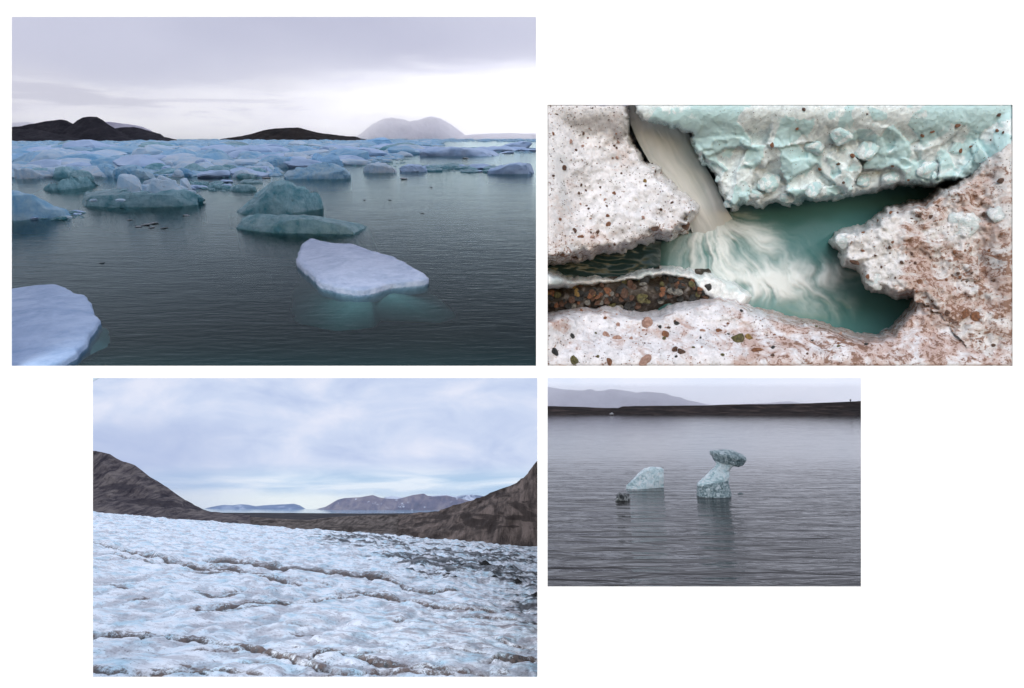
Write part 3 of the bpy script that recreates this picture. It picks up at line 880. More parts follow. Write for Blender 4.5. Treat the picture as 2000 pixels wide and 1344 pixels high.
def glacier():
    nr, nc = 400, 700
    px = np.linspace(-120, 1230, nc)
    k = (px - 1000) / FPX
    Yw = np.geomspace(10.10, 76.0, nr)
    K, Y = np.meshgrid(k, Yw, indexing='ij')
    n = F3.R[:, 2]
    Z = (-F3.h - n[0] * K * Y - n[1] * Y) / n[2]
    L = F3.to_local(np.stack([K * Y, Y, Z], -1).reshape(-1, 3))
    x, y = L[:, 0], L[:, 1]
    PX = np.repeat(px, nr)
    q = np.stack([x, y, 0 * x], -1)
    grow = np.clip(y / 14, 1, 2.6)
    h = 0.13 * fbm(q * np.array([0.8, 0.55, 1]), 4, 0.5, 301) * grow ** 0.6 + 0.03 * ridged(q * np.array([1.8, 1.0, 1]) + 5, 3, 0.5, 302)
    h += 0.028 * fbm(q * np.array([5.5, 3.2, 1]), 4, 0.55, 303) * grow ** 0.5
    # mounds with soft rounded tops
    h += 0.10 * np.abs(fbm(q * np.array([1.0, 0.7, 1]) + 40, 2, 0.5, 305)) * grow ** 0.4
    dirt = np.zeros(len(x))
    low = sstep(0.05, -0.30, fbm(q * np.array([1.6, 1.05, 1]), 4, 0.55, 306))
    h -= 0.05 * low * grow ** 0.5
    wob = fbm(q * np.array([1.3, 0.2, 1]), 3, 0.5, 304)
    rgc = np.random.default_rng(12)
    extra = []
    for c in range(26):              # finer cracks following the flow
        x0 = rgc.uniform(160, 960); y0c = rgc.uniform(1045, 1318) ; ln = rgc.uniform(50, 190)
        sl = rgc.uniform(-0.04, 0.16)
        xs_ = np.linspace(x0, x0 + ln, 7)
        yy_ = y0c + sl * (xs_ - x0) + np.cumsum(rgc.normal(0, 1.6, 7))
        ok_ = (yy_ > 1012 + 0.0807 * (xs_ - 182)) & (yy_ < 1330)
        if ok_.all():
            extra.append((list(zip(xs_, yy_)), rgc.uniform(0.15, 0.4), rgc.uniform(0.35, 0.75)))
    for pts, dep, dr in CHAN + extra:
        a = np.asarray(pts, float)
        lp = F3.on(a[:, 0], a[:, 1])
        yl = np.interp(PX, a[:, 0], lp[:, 1])
        inside = sstep(a[0, 0] - 8, a[0, 0] + 25, PX) * (1 - sstep(a[-1, 0] - 30, a[-1, 0] + 12, PX))
        w = 0.066 * (yl / 11.5) ** 1.75
        s = (y - yl - wob * 0.5 * w) / w
        h -= inside * dep * 0.13 * (yl / 11.5) ** 0.9 * np.exp(-(s / 0.7) ** 2)
        h += inside * dep * 0.025 * (yl / 11.5) ** 0.9 * np.exp(-((s - 2.2) / 1.3) ** 2)
        brk = np.clip(1.0 + 0.8 * fbm(np.stack([PX / 34.0, 0 * PX + len(pts), 0 * PX + dep * 9], -1), 3, 0.5, 320), 0.72, 1.4)
        dirt = np.maximum(dirt, inside * dr * brk * (np.exp(-((s - 0.35) / 0.55) ** 2) + 0.55 * np.exp(-((s - 2.2) / 2.0) ** 2)))
    # streaks of dark debris on the right-hand flank
    py_of = 672 - (F3.to_world(L)[:, 2] / F3.to_world(L)[:, 1]) * FPX
    al = np.stack([x * 0.16 + y * 0.02, (y - x * 0.30) * 0.75, 0 * x], -1)
    st = fbm(al * 1.4, 5, 0.6, 310)
    al2 = np.stack([x * 0.30, (y - x * 0.30) * 1.6, 0 * x], -1)
    st2 = fbm(al2 * 1.3, 4, 0.6, 311)
    g = np.exp(-(((PX - 880) / 170) ** 2 + ((py_of - 1098) / 38) ** 2)) + 0.8 * np.exp(-(((PX - 700) / 110) ** 2 + ((py_of - 1052) / 16) ** 2)) + 0.7 * np.exp(-(((PX - 1030) / 70) ** 2 + ((py_of - 1175) / 60) ** 2))
    dark = np.clip(sstep(-0.02, 0.30, st * 0.7 + st2 * 0.5) * g * 1.5, 0, 1)
    pink = np.clip(0.55 * np.exp(-(((PX - 960) / 190) ** 2 + ((py_of - 1215) / 70) ** 2)) + 0.35 * np.exp(-(((PX - 640) / 200) ** 2 + ((py_of - 1310) / 26) ** 2)) + 0.10, 0, 1)
    h += 0.10 * dark * grow
    # fall away behind the brow
    h -= np.clip((y - 69) / 5.0, 0, None) ** 2 * 1.2
    L2 = L.copy(); L2[:, 2] = h
    near = np.clip((y - y.min()) / 0.25, 0, 1)
    base = np.array([0, 10.0, 0.0])
    me = new_mesh('glacier', L2 - base, grid_faces(nc, nr))
    set_attr(me, 'dirt', np.clip(dirt, 0, 1.3)); set_attr(me, 'dark', dark); set_attr(me, 'pink', pink); set_attr(me, 'low', low)
    m = M('dirty_glacier_ice')
    oc = m.coords()
    sl = m.scale(oc, (1.0, 1.1, 1.0))
    a1 = m.noise(sl, 1.3, 5, 0.55, 0.3)
    a2 = m.noise(sl, 7.0, 5, 0.6)
    a3 = m.noise(m.scale(oc, (0.5, 1.3, 1.0), (0, 0, -0.2)), 2.4, 6, 0.62, 0.6)
    a4 = m.noise(m.scale(oc, (1.0, 1.2, 1.0)), 24.0, 3, 0.6)
    col = m.ramp(a1, (0.36, (0.56, 0.75, 0.82)), (0.47, (0.82, 0.91, 0.94)), (0.58, (0.96, 0.98, 0.98)))
    # thin film of grey-brown dust in the dips
    film = m.math('MULTIPLY', m.smooth(a3, 0.44, 0.64), m.math('ADD', 0.36, m.math('MULTIPLY', m.attr('pink'), 0.9)))
    col = m.mix(film, col, (0.30, 0.245, 0.245))
    # grey-brown cryoconite gathered in the hollows
    lw = m.smooth(m.math('ADD', m.attr('low'), m.math('MULTIPLY', m.math('SUBTRACT', a2, 0.5), 1.8)), 0.35, 1.05)
    col = m.mix(m.math('MULTIPLY', lw, 0.55), col, m.ramp(a4, (0.4, (0.22, 0.19, 0.20)), (0.6, (0.46, 0.44, 0.46))))
    # dirt in the cuts
    dm = m.math('ADD', m.attr('dirt'), m.math('MULTIPLY', m.math('SUBTRACT', a2, 0.5), 1.6))
    dm = m.math('ADD', dm, m.math('MULTIPLY', m.math('SUBTRACT', a4, 0.5), 1.0))
    dm = m.math('MULTIPLY', m.smooth(dm, 0.26, 0.80), m.smooth(m.attr('dirt'), 0.05, 0.40))
    brown = m.ramp(a2, (0.38, (0.020, 0.014, 0.012)), (0.62, (0.17, 0.115, 0.09)))
    col = m.mix(m.math('MULTIPLY', dm, 0.92), col, brown)
    dk = m.math('ADD', m.attr('dark'), m.math('MULTIPLY', m.math('SUBTRACT', a4, 0.5), 0.9))
    dk = m.math('ADD', dk, m.math('MULTIPLY', m.math('SUBTRACT', m.noise(m.scale(oc, (0.25, 1.6, 1.0), (0, 0, -0.28)), 2.2, 5, 0.6), 0.5), 2.6))
    dk = m.math('MULTIPLY', m.smooth(dk, 0.40, 0.85), m.smooth(m.attr('dark'), 0.03, 0.3))
    col = m.mix(m.math('MULTIPLY', dk, 0.9), col, (0.035, 0.032, 0.030))
    # scattered specks
    sp = m.noise(m.scale(oc, (1.0, 1.2, 1.0)), 11.0, 4, 0.75, 1.0)
    spk = m.smooth(sp, 0.595, 0.64)
    col = m.mix(m.math('MULTIPLY', spk, 0.8), col, (0.06, 0.05, 0.055))
    bh = m.math('ADD', m.math('MULTIPLY', a2, 0.6), m.math('MULTIPLY', a4, 0.25))
    bp = m.bump(bh, 0.55, 0.06)
    mat = m.surface(m.n('BsdfPrincipled', {'Base Color': col, 'Roughness': 0.42, 'IOR': 1.31, 'Normal': bp, 'Specular IOR Level': 0.35}))
    global GLA
    GLA = L2
    link('glacier', me, mat, F3, base, kind='structure', label='dirt-streaked white glacier surface cut by meltwater channels', cat='glacier')
glacier()

# dirt cones standing on the ice
cone_m = rock_material('wet_black_grit', ((0.35, (0.010, 0.010, 0.009)), (0.65, (0.035, 0.032, 0.028))), 3.0, 0.9, 0.1)
CONES = [(905, 1110, 20, 11, 'largest dark debris mound on the right flank of the glacier'), (946, 1115, 14, 7, 'dark debris mound right of the largest one'), (966, 1134, 17, 8, 'round dark debris mound below the streak'), (1010, 1141, 11, 6, 'small dark debris mound nearest the right edge'),
         (888, 1134, 18, 8, 'dark debris mound at the end of the lower streak'), (875, 1127, 14, 5, 'flat dark debris mound beside the lower streak'), (1046, 1174, 12, 6, 'dark debris mound cut by the right edge')]
for i, (x, y, w, hh, lb) in enumerate(CONES):
    p = F3.on(np.array(float(x)), np.array(float(y)))
    p = GLA[np.argmin((GLA[:, 0] - p[0]) ** 2 + (GLA[:, 1] - p[1]) ** 2)]
    wy = F3.to_world(p)[1]
    s = w / FPX * wy * 0.75
    nn, nrg = 28, 10
    th = np.linspace(0, 2 * math.pi, nn, endpoint=False); r = np.linspace(0, 1.15, nrg)
    T, Rr = np.meshgrid(th, r, indexing='ij')
    hz = hh / FPX * wy * 0.95
    v = np.stack([Rr * np.cos(T) * s, Rr * np.sin(T) * s * 1.5, hz * (np.exp(-(Rr * 1.5) ** 2) - 0.12)], -1).reshape(-1, 3)
    v += np.stack([fbm(v / s * 2.2 + 7 * a + i, 4, 0.6, 330 + i + a) for a in range(3)], -1) * s * np.array([0.22, 0.22, 0.16])
    link('debris_mound', new_mesh('debris_mound', v, grid_faces(nn, nrg, True)), cone_m, F3, p, label=lb, cat='debris mound', group='debris mounds on the glacier')

# ---- land round the glacier
def strata_rock(name, dark, mid, light, scale, band_scale, rot):
    q = M(name)
    oc = q.coords()
    n1 = q.noise(oc, scale, 7, 0.62, 0.4)
    gul = q.noise(q.scale(oc, (1.0, 0.25, 0.25), rot), scale * 4, 5, 0.6, 0.3)
    band = q.noise(q.scale(oc, (0.12, 0.4, 1.0), rot), band_scale, 5, 0.6, 0.8)
    col = q.ramp(q.math('ADD', q.math('MULTIPLY', n1, 0.45), q.math('MULTIPLY', gul, 0.55)), (0.40, dark), (0.5, mid), (0.60, light))
    col = q.mix(q.math('MULTIPLY', q.smooth(band, 0.53, 0.60), 0.8), col, dark)
    bp = q.bump(q.math('ADD', q.math('MULTIPLY', gul, 0.8), q.math('MULTIPLY', n1, 0.8)), 1.0, 0.8)
    return q.surface(q.n('BsdfPrincipled', {'Base Color': col, 'Roughness': 0.95, 'Normal': bp, 'Specular IOR Level': 0.1}))
m_left = strata_rock('banded_scree', (0.042, 0.035, 0.040), (0.115, 0.094, 0.091), (0.20, 0.165, 0.145), 0.30, 0.40, (0, -0.12, 0))
m_right = strata_rock('brown_scree', (0.050, 0.038, 0.032), (0.125, 0.095, 0.078), (0.24, 0.18, 0.145), 0.30, 0.45, (0, 0.42, 0))
m_mor = strata_rock('tan_moraine', (0.06, 0.048, 0.04), (0.15, 0.12, 0.10), (0.24, 0.195, 0.16), 0.5, 0.9, (0, 0.05, 0))
loft('mountain', WORLD, [
    [(40, 862, 124), (150, 876, 120), (182, 881, 118), (200, 884, 117), (216, 888, 116), (228, 896, 116), (240, 902, 115), (252, 905, 115), (264, 909, 114), (276, 918, 113), (292, 931, 112), (304, 938, 111), (318, 947, 110), (340, 962, 108), (362, 977, 106), (384, 990, 104), (400, 998, 103), (418, 1003, 102), (450, 1006, 101), (490, 1010, 100)],
    [(40, 935, 108), (300, 975, 100), (420, 1005, 94), (490, 1013, 92)],
    [(40, 1008, 90), (300, 1020, 84), (490, 1034, 80)]], 180, 50, m_left, 1.5, 0.16, 41, 0.22, True, (0.1, -0.6, 0.5), back=(10, 20), kind='structure')
loft('mountain', WORLD, [
    [(780, 1008, 96), (830, 1001, 94), (856, 999, 93), (870, 993, 92), (890, 987, 91), (912, 980, 90), (930, 976, 89), (945, 970, 88), (958, 962, 87), (975, 956, 86), (995, 949, 85), (1010, 943, 84), (1024, 934, 83), (1032, 926, 83), (1040, 914, 82), (1050, 900, 82), (1062, 888, 82), (1090, 868, 82), (1130, 852, 82), (1200, 846, 82), (1290, 846, 82)],
    [(780, 1020, 90), (900, 1006, 84), (980, 985, 80), (1057, 958, 78), (1290, 930, 77)],
    [(780, 1046, 76), (1057, 1092, 70), (1290, 1110, 68)]], 230, 50, m_right, 1.3, 0.17, 43, 0.2, True, (-0.1, -0.6, 0.5), back=(8, 16), kind='structure')
loft('moraine', WORLD, [
    [(380, 1008, 98), (410, 1006, 98), (445, 1010, 98), (470, 1009, 97), (500, 1010, 96), (560, 1014, 95), (600, 1016, 95), (640, 1011, 95), (700, 1007, 96), (760, 1006, 97), (800, 1004, 97), (820, 1000, 97), (840, 1003, 97), (900, 1010, 97)],
    [(380, 1050, 76), (900, 1080, 74)]], 160, 26, m_mor, 0.6, 0.35, 45, 0.2, False, (0, -0.5, 0.7), back=(4, 6), kind='structure')
m_flat = rock_material('dark_outwash_plain', ((0.35, (0.022, 0.020, 0.022)), (0.65, (0.060, 0.052, 0.05))), 0.5, 0.5, 0.4)
loft('plain', WORLD, [[(380, 1001, 122), (560, 1002, 122), (700, 1003, 122), (900, 1002, 122)], [(380, 1020, 100), (900, 1024, 100)]], 80, 10, m_flat, 0.15, 0.4, 46, 0.4, kind='structure')
q = M('pale_fjord_water')
qn = q.noise(q.scale(q.coords(), (0.4, 1.5, 1)), 1.2, 3)
m_fj = q.surface(q.n('BsdfPrincipled', {'Base Color': (0.28, 0.42, 0.50), 'Roughness': 0.12, 'IOR': 1.33, 'Normal': q.bump(qn, 0.2, 0.1)}))
loft('fjord', WORLD, [[(370, 993.5, 150), (960, 995.5, 150)], [(370, 1006, 118), (960, 1008, 118)]], 10, 6, m_fj, kind='structure')
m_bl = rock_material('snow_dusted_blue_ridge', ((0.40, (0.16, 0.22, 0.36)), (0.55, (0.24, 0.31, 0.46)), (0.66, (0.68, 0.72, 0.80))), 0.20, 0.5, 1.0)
def ridge3(name, crest, y, foot, m, amp, seed):
    loft(name, WORLD, [[(p, a, y) for p, a in crest], [(p, a * 0.5 + foot * 0.5, y - 3.5) for p, a in crest], [(crest[0][0], foot, y - 6), (crest[-1][0], foot, y - 6)]], 150, 24, m, amp, 0.30, seed, 0.2, True, (0, -0.8, 0.4), back=(4, 6), kind='structure')
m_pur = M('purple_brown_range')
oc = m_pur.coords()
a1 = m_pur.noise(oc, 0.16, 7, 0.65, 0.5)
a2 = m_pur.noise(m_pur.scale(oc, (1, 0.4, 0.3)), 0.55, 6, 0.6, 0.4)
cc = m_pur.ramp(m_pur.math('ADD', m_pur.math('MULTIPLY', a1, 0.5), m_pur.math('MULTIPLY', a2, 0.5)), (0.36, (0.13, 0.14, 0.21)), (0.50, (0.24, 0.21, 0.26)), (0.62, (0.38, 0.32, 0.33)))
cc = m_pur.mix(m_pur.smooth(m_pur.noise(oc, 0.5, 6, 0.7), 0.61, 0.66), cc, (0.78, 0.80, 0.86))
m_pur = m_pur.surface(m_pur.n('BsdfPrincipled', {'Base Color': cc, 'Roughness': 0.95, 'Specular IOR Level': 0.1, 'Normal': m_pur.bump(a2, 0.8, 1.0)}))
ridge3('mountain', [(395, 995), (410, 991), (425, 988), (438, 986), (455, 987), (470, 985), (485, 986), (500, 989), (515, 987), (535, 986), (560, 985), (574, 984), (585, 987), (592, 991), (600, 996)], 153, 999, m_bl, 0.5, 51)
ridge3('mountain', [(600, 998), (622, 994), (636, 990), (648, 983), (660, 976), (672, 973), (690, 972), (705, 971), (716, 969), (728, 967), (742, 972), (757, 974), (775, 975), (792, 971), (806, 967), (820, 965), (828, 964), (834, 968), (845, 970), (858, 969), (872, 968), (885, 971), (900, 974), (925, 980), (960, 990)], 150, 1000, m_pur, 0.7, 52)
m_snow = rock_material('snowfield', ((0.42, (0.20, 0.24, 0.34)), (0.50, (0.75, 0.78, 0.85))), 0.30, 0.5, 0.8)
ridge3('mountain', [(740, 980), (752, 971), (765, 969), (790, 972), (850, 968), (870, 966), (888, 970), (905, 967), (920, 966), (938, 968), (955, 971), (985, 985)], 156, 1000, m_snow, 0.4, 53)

# ================================================================== PLACE 4: the lake with the sculpted ice
F4 = Frame(775, 0, 1000, 1158, 10.12)
def sky_four():
    q = M('even_lilac_overcast')
    p = q.n('VectorMath', {0: q.coords(), 1: (1 / 150,) * 3}, operation='MULTIPLY').outputs[0]
    n1 = q.noise(q.scale(p, (2.5, 2.5, 7.0)), 2.0, 4, 0.5, 0.4)
    c = q.ramp(n1, (0.35, srgb(208, 216, 234)), (0.65, srgb(224, 226, 240)))
    return q.surface(q.n('Emission', {'Color': c, 'Strength': 1.06}))
vault('sky', [(150, -34), (150, -12), (150, 1), (145, 6), (130, 8), (60, 3.5), (30, 0.6), (15.2, -0.845), (10.2, -0.567)], 0.0555, 0.95, [(10.2, -4.62), (60, -9.35), (125, -15.4), (128, -26), (150, -40)], sky_four())

def lake():
    q = M('rippled_lake_water')
    c = q.coords()
    w1 = q.noise(q.scale(c, (0.38, 2.0, 1), (0, 0, -0.30)), 1.15, 3, 0.5, 0.5)
    w2 = q.noise(q.scale(c, (0.8, 3.0, 1), (0, 0, -0.22)), 3.6, 3, 0.5, 0.4)
    w3 = q.noise(q.scale(c, (0.5, 1.0, 1), (0, 0, 0.3)), 0.25, 2, 0.5)
    yy = q.n('SeparateXYZ', {0: c}).outputs[1]
    calm = q.math('ADD', 0.13, q.math('MULTIPLY', q.smooth(yy, 36.0, 11.0), 1.0))
    nrm = q.bump(w1, calm, 0.11)
    nrm = q.bump(w2, q.math('MULTIPLY', w3, calm), 0.014, nrm)
    bs = q.n('BsdfPrincipled', {'Base Color': (0.012, 0.010, 0.010), 'Roughness': 0.08, 'IOR': 1.28, 'Normal': nrm})
    n = F4.R[:, 2]
    V = []
    for k, y in ((0.0555, 10.12), (0.95, 10.12), (0.95, 125), (0.0555, 125)):
        V.append((k * y, y, (-F4.h - n[0] * k * y - n[1] * y) / n[2]))
    me = new_mesh('lake', F4.to_local(np.array(V)), [(0, 1, 2, 3)], smooth=False)
    link('lake', me, q.surface(bs), F4, (0, 0, 0), kind='structure')
lake()

m_bank = M('dark_turf_bank')
oc = m_bank.coords()
a1 = m_bank.noise(m_bank.scale(oc, (0.5, 1, 2.0)), 0.5, 6, 0.6, 0.5)
xz = m_bank.n('SeparateXYZ', {0: oc})
right = m_bank.smooth(xz.outputs[0], -6.0, 28.0)
cb = m_bank.ramp(a1, (0.36, (0.008, 0.006, 0.006)), (0.52, (0.024, 0.017, 0.015)), (0.68, (0.062, 0.044, 0.038)))
cg = m_bank.ramp(a1, (0.40, (0.020, 0.017, 0.009)), (0.62, (0.052, 0.050, 0.022)))
cb = m_bank.mix(m_bank.math('MULTIPLY', right, m_bank.smooth(xz.outputs[2], 1.6, 3.0)), cb, cg)
m_bank = m_bank.surface(m_bank.n('BsdfPrincipled', {'Base Color': cb, 'Roughness': 0.95, 'Specular IOR Level': 0.1, 'Normal': m_bank.bump(a1, 0.8, 0.6)}))
loft('bank', WORLD, [
    [(1062, 793, 122), (1100, 794, 122), (1140, 795, 122), (1180, 797, 122), (1208, 797, 122), (1215, 794, 122), (1240, 793, 122), (1245, 793, 122), (1300, 792.5, 122), (1380, 792, 122), (1430, 790, 122), (1500, 789.5, 122), (1560, 788.5, 122), (1600, 787, 122), (1640, 785.5, 122), (1681, 783.5, 122), (1800, 778, 122), (2000, 772, 122)],
    [(1062, 802, 116), (1300, 801, 116), (1681, 799, 116), (2000, 798, 116)],
    [(1062, 812.5, 108.5), (2000, 812.5, 108.5)]], 220, 20, m_bank, 0.28, 0.5, 61, 0.3, True, (0, -0.6, 0.5), back=(6, 4), kind='structure')
m_mist = rock_material('mist_paled_grey_fell', ((0.35, (0.34, 0.335, 0.40)), (0.65, (0.44, 0.435, 0.50))), 0.2, 0.4, 0.8)  # paler than bare fell: mist fade partly put into the colour
loft('hill', WORLD, [
    [(1062, 754, 143), (1078, 757, 143), (1095, 760, 143), (1120, 762, 143), (1142, 763, 143), (1148, 760, 143), (1155, 760, 143), (1164, 763.5, 143), (1180, 763, 143), (1190, 760, 143), (1205, 761, 143), (1225, 763.5, 143), (1245, 767, 143), (1258, 765, 143), (1272, 766, 143), (1300, 768.5, 143), (1312, 773, 143), (1330, 776.5, 143), (1340, 781, 143), (1360, 785, 143), (1380, 790, 143), (1410, 796, 143)],
    [(1062, 801, 138), (1410, 801, 138)]], 160, 20, m_mist, 0.35, 0.3, 62, 0.25, True, (0, -0.6, 0.5), back=(4, 6), kind='structure')
loft('hill', WORLD, [[(1400, 796, 144), (1440, 790, 144), (1500, 787, 144), (1540, 784, 144), (1556, 786, 144), (1600, 791, 144)], [(1400, 801, 140), (1600, 801, 140)]], 40, 8, m_mist, 0.15, 0.3, 63, 0.25, True, back=(3, 4), kind='structure')
def haze_prism(pts, zt, density, aniso, color):
    q = M('mist_air')
    q.put(q.out.inputs['Volume'], q.n('VolumePrincipled', {'Color': color, 'Density': density, 'Anisotropy': aniso}))
    n = len(pts)
    V = [(k * y, y, zb) for k, y, zb in pts] + [(k * y, y, zt) for k, y, zb in pts]
    F = [tuple(range(n))[::-1], tuple(range(n, 2 * n))] + [(i, (i + 1) % n, n + (i + 1) % n, n + i) for i in range(n)]
    link('haze', new_mesh('haze', V, F, smooth=False), q.m, kind='stuff')
haze_prism([(0.0562, 130, -26), (0.94, 130, -26), (0.94, 148.5, -30), (0.0562, 148.5, -30)], -10.0, 0.055, 0.4, (0.99, 0.99, 1.0))
haze_prism([(-0.62, 132, -52), (0.0515, 132, -52), (0.0515, 158.5, -52), (-0.62, 158.5, -52)], -37.5, 0.010, 0.3, (0.93, 0.95, 1.0))

# ---- the ice in the lake
def clear_ice(name, lo, mid, hi, sc, trans=0.25):
    q = M(name)
    oc = q.coords()
    n1 = q.noise(oc, sc, 6, 0.7, 1.2)
    n2 = q.noise(oc, sc * 0.25, 3, 0.5, 0.5)
    col = q.ramp(q.math('ADD', q.math('MULTIPLY', n1, 0.8), q.math('MULTIPLY', n2, 0.2)), (0.38, lo), (0.50, mid), (0.62, hi))
    bp = q.bump(n1, 1.0, 0.08)
    bs = q.n('BsdfPrincipled', {'Base Color': col, 'Roughness': 0.08, 'IOR': 1.28, 'Normal': bp, 'Transmission Weight': trans})
    return q.surface(bs)
m_clear = clear_ice('clear_pitted_ice', (0.06, 0.11, 0.12), (0.36, 0.48, 0.50), (0.85, 0.94, 0.96), 9.0, 0.2)
m_mint = clear_ice('glassy_mint_ice', (0.36, 0.54, 0.57), (0.78, 0.93, 0.95), (0.96, 0.99, 0.99), 6.0, 0.15)
m_block = clear_ice('black_glassy_ice', (0.010, 0.013, 0.013), (0.07, 0.08, 0.08), (0.62, 0.64, 0.63), 7.0)
def stack(name, levels, mat, y0, depth, seed, parent, base, amp=0.05, nr=46, cap=True):
    """ice built up from level sections (py left, px left, py right, px right)"""
    lv = np.asarray(levels, float)
    n = 5 * (len(lv) - 1) + 1
    t = np.linspace(0, len(lv) - 1, n)
    lv = np.stack([np.interp(t, np.arange(len(lv)), lv[:, a]) for a in range(4)], 1)
    A = F4.at(lv[:, 1], lv[:, 0], y0); B = F4.at(lv[:, 3], lv[:, 2], y0)
    C = (A + B) / 2; half = (B - A) / 2
    th = np.linspace(0, 2 * math.pi, nr, endpoint=False)
    c, s = np.cos(th), np.sin(th)
    c = np.sign(c) * np.abs(c) ** 0.8; s = np.sign(s) * np.abs(s) ** 0.8
    P = C[:, None] + half[:, None] * c[None, :, None]
    P[..., 1] += (np.linalg.norm(half, axis=1) * depth)[:, None] * s[None]
    w = np.linalg.norm(half, axis=1).max()
    q = P.reshape(-1, 3) / w
    P = P + (np.stack([fbm(q * 2.4 + 11 * a, 5, 0.6, seed + a) for a in range(3)], -1) * amp * w * 1.1 + np.stack([ridged(q * 6 + 5 * a, 3, 0.55, seed + 20 + a) for a in range(3)], -1) * 0.035 * w).reshape(P.shape)
    P = np.concatenate([np.repeat(P[:1].mean(1, keepdims=True), nr, 1), P, np.repeat(P[-1:].mean(1, keepdims=True), nr, 1)], 0)
    V = P.transpose(1, 0, 2).reshape(-1, 3) - base
    me = new_mesh(name, V, grid_faces(nr, P.shape[0], True))
    o = link(name, me, mat, F4, base)
    o.parent = parent
    o.matrix_parent_inverse = parent.matrix_world.inverted()
    return o
bp_ = F4.on(np.array(1393.0), np.array(968.0))
root = link('ice_sculpture', None, None, F4, bp_, label='tall twisted pillar of mint ice with an anvil head, mirrored in the lake', cat='ice pillar')
bpy.context.view_layer.update()
y0 = float(bp_[1])
stack('base_block', [(990, 1360, 990, 1428), (973, 1361, 970, 1426), (966, 1362, 964, 1426), (956, 1363, 953, 1424), (948, 1364, 942, 1421), (946, 1366, 936, 1420)], m_clear, y0, 0.75, 71, root, bp_, 0.05)
stack('slanted_shaft', [(951, 1362, 941, 1421), (945, 1363, 934, 1422), (937, 1371, 926, 1424), (928, 1381, 920, 1423), (920, 1389, 915, 1426), (913, 1396, 911, 1431), (907, 1400, 909, 1438), (902, 1398, 905, 1444)], m_mint, y0, 0.6, 72, root, bp_, 0.06)
stack('anvil_head', [(902, 1398, 912, 1441), (896, 1393, 910, 1447), (891, 1391, 905, 1452), (887, 1388, 898, 1457), (883, 1387, 892, 1455), (881, 1394, 886, 1446), (879, 1404, 881, 1434), (878, 1412, 879, 1424)], m_clear, y0, 0.6, 73, root, bp_, 0.06)
stack('beak', [(888, 1396, 892, 1402), (885, 1390, 889, 1403), (882, 1386, 884, 1402), (880, 1388, 881, 1399)], m_clear, y0, 0.8, 74, root, bp_, 0.05)
berg('ice_wedge', F4, [(1220, 955), (1226, 947), (1236, 938), (1248, 926), (1260, 917), (1276, 914), (1290, 913), (1297, 920), (1296, 932), (1293, 944), (1297, 951)], [(1220, 958), (1250, 956), (1297, 952)], m_mint, 0.45, 81, 0.05, 2.0, 0.7, facet=0.5, cuts=3, label='pale mint ice wedge sloping down to the left in the lake', cat='ice wedge')
berg('ice_block', F4, [(1202, 976), (1206, 966), (1212, 962), (1218, 965), (1225, 960), (1230, 966), (1233, 976)], 979, m_block, 0.8, 82, 0.10, 2.6, 0.6, facet=0.5, cuts=4, label='small dark glassy lump of ice left of the pale wedge', cat='ice block')
berg('ice_fragment', F4, [(1440, 964), (1446, 961.5), (1452, 964)], 965, m_darkbit, 0.6, 83, 0.05, 2.0, 0.5, nu=14, nv=10, label='tiny dark speck of ice right of the tall pillar', cat='ice fragment')
# a gull low over the far water
def gull():
    p = F4.at(1195, 808.5, 107.0)
    g = link('gull', None, None, F4, p, label='white gull flying low over the water before the far bank', cat='bird')
    bpy.context.view_layer.update()
    q = M('white_feathers')
    mw = q.surface(q.n('BsdfPrincipled', {'Base Color': q.mix(q.noise(q.coords(), 3.0), (0.8, 0.8, 0.8), (0.9, 0.9, 0.9)), 'Roughness': 0.8}))
    t = np.linspace(0, 1, 14); th = np.linspace(0, 2 * math.pi, 12, endpoint=False)
    rad = 0.11 * np.sin(np.pi * np.clip(t * 0.96 + 0.04, 0, 1)) ** 0.8 * (1 - 0.35 * t) + 0.005
    V = np.array([(x * 0.9 - 0.45, r * math.cos(a), r * math.sin(a)) for x, r in zip(t, rad) for a in th])
    def add(nm, me):
        o = link(nm, me, mw, F4, p); o.parent = g; o.matrix_parent_inverse = g.matrix_world.inverted()
    add('body', new_mesh('body', V, [tuple(f) for f in grid_faces(14, 12, False)]))
    for s in (-1, 1):
        ws = []
        for u in np.linspace(0, 1, 9):
            ch = 0.24 * (1 - u) ** 0.6 + 0.02
            xx = -0.05 + 0.18 * u
            yy = s * 0.62 * u
            zz = 0.05 + 0.42 * u - 0.22 * u * u
            ws += [(xx - ch / 2, yy, zz), (xx, yy, zz + 0.03 * (1 - u)), (xx + ch / 2, yy, zz), (xx, yy, zz - 0.01)]
        F = []
        for i in range(8):
            for j in range(4):
                F.append((4 * i + j, 4 * i + (j + 1) % 4, 4 * i + 4 + (j + 1) % 4, 4 * i + 4 + j))
        F += [(3, 2, 1, 0), (32, 33, 34, 35)]
        add('wing', new_mesh('wing', np.array(ws), F))
gull()
# marker post on the bank
p = WORLD.at(1661, 785.5, 121.5)
v, F = [], []
for z, r in ((-0.3, 0.10), (0.0, 0.09), (0.32, 0.08), (0.33, 0.16), (0.55, 0.17), (0.60, 0.10)):
    v += [(r * math.cos(a), r * math.sin(a), z) for a in np.linspace(0, 2 * math.pi, 8, endpoint=False)]
F = [tuple(f) for f in grid_faces(6, 8)] + [(i * 8 + 7, i * 8, i * 8 + 8, i * 8 + 15) for i in range(5)] + [tuple(range(40, 48))]
link('post', new_mesh('post', v, F), rock_material('weathered_post', ((0.4, (0.03, 0.03, 0.03)), (0.6, (0.06, 0.055, 0.05))), 4.0), WORLD, p, label='tiny dark post on the skyline of the green bank', cat='post')

# ================================================================== PLACE 2: the meltwater hole in dirty ice
D0 = 10.046
def P2(px, py, d):
    return ray(px, py) * (D0 + np.asarray(d, float))[..., None]

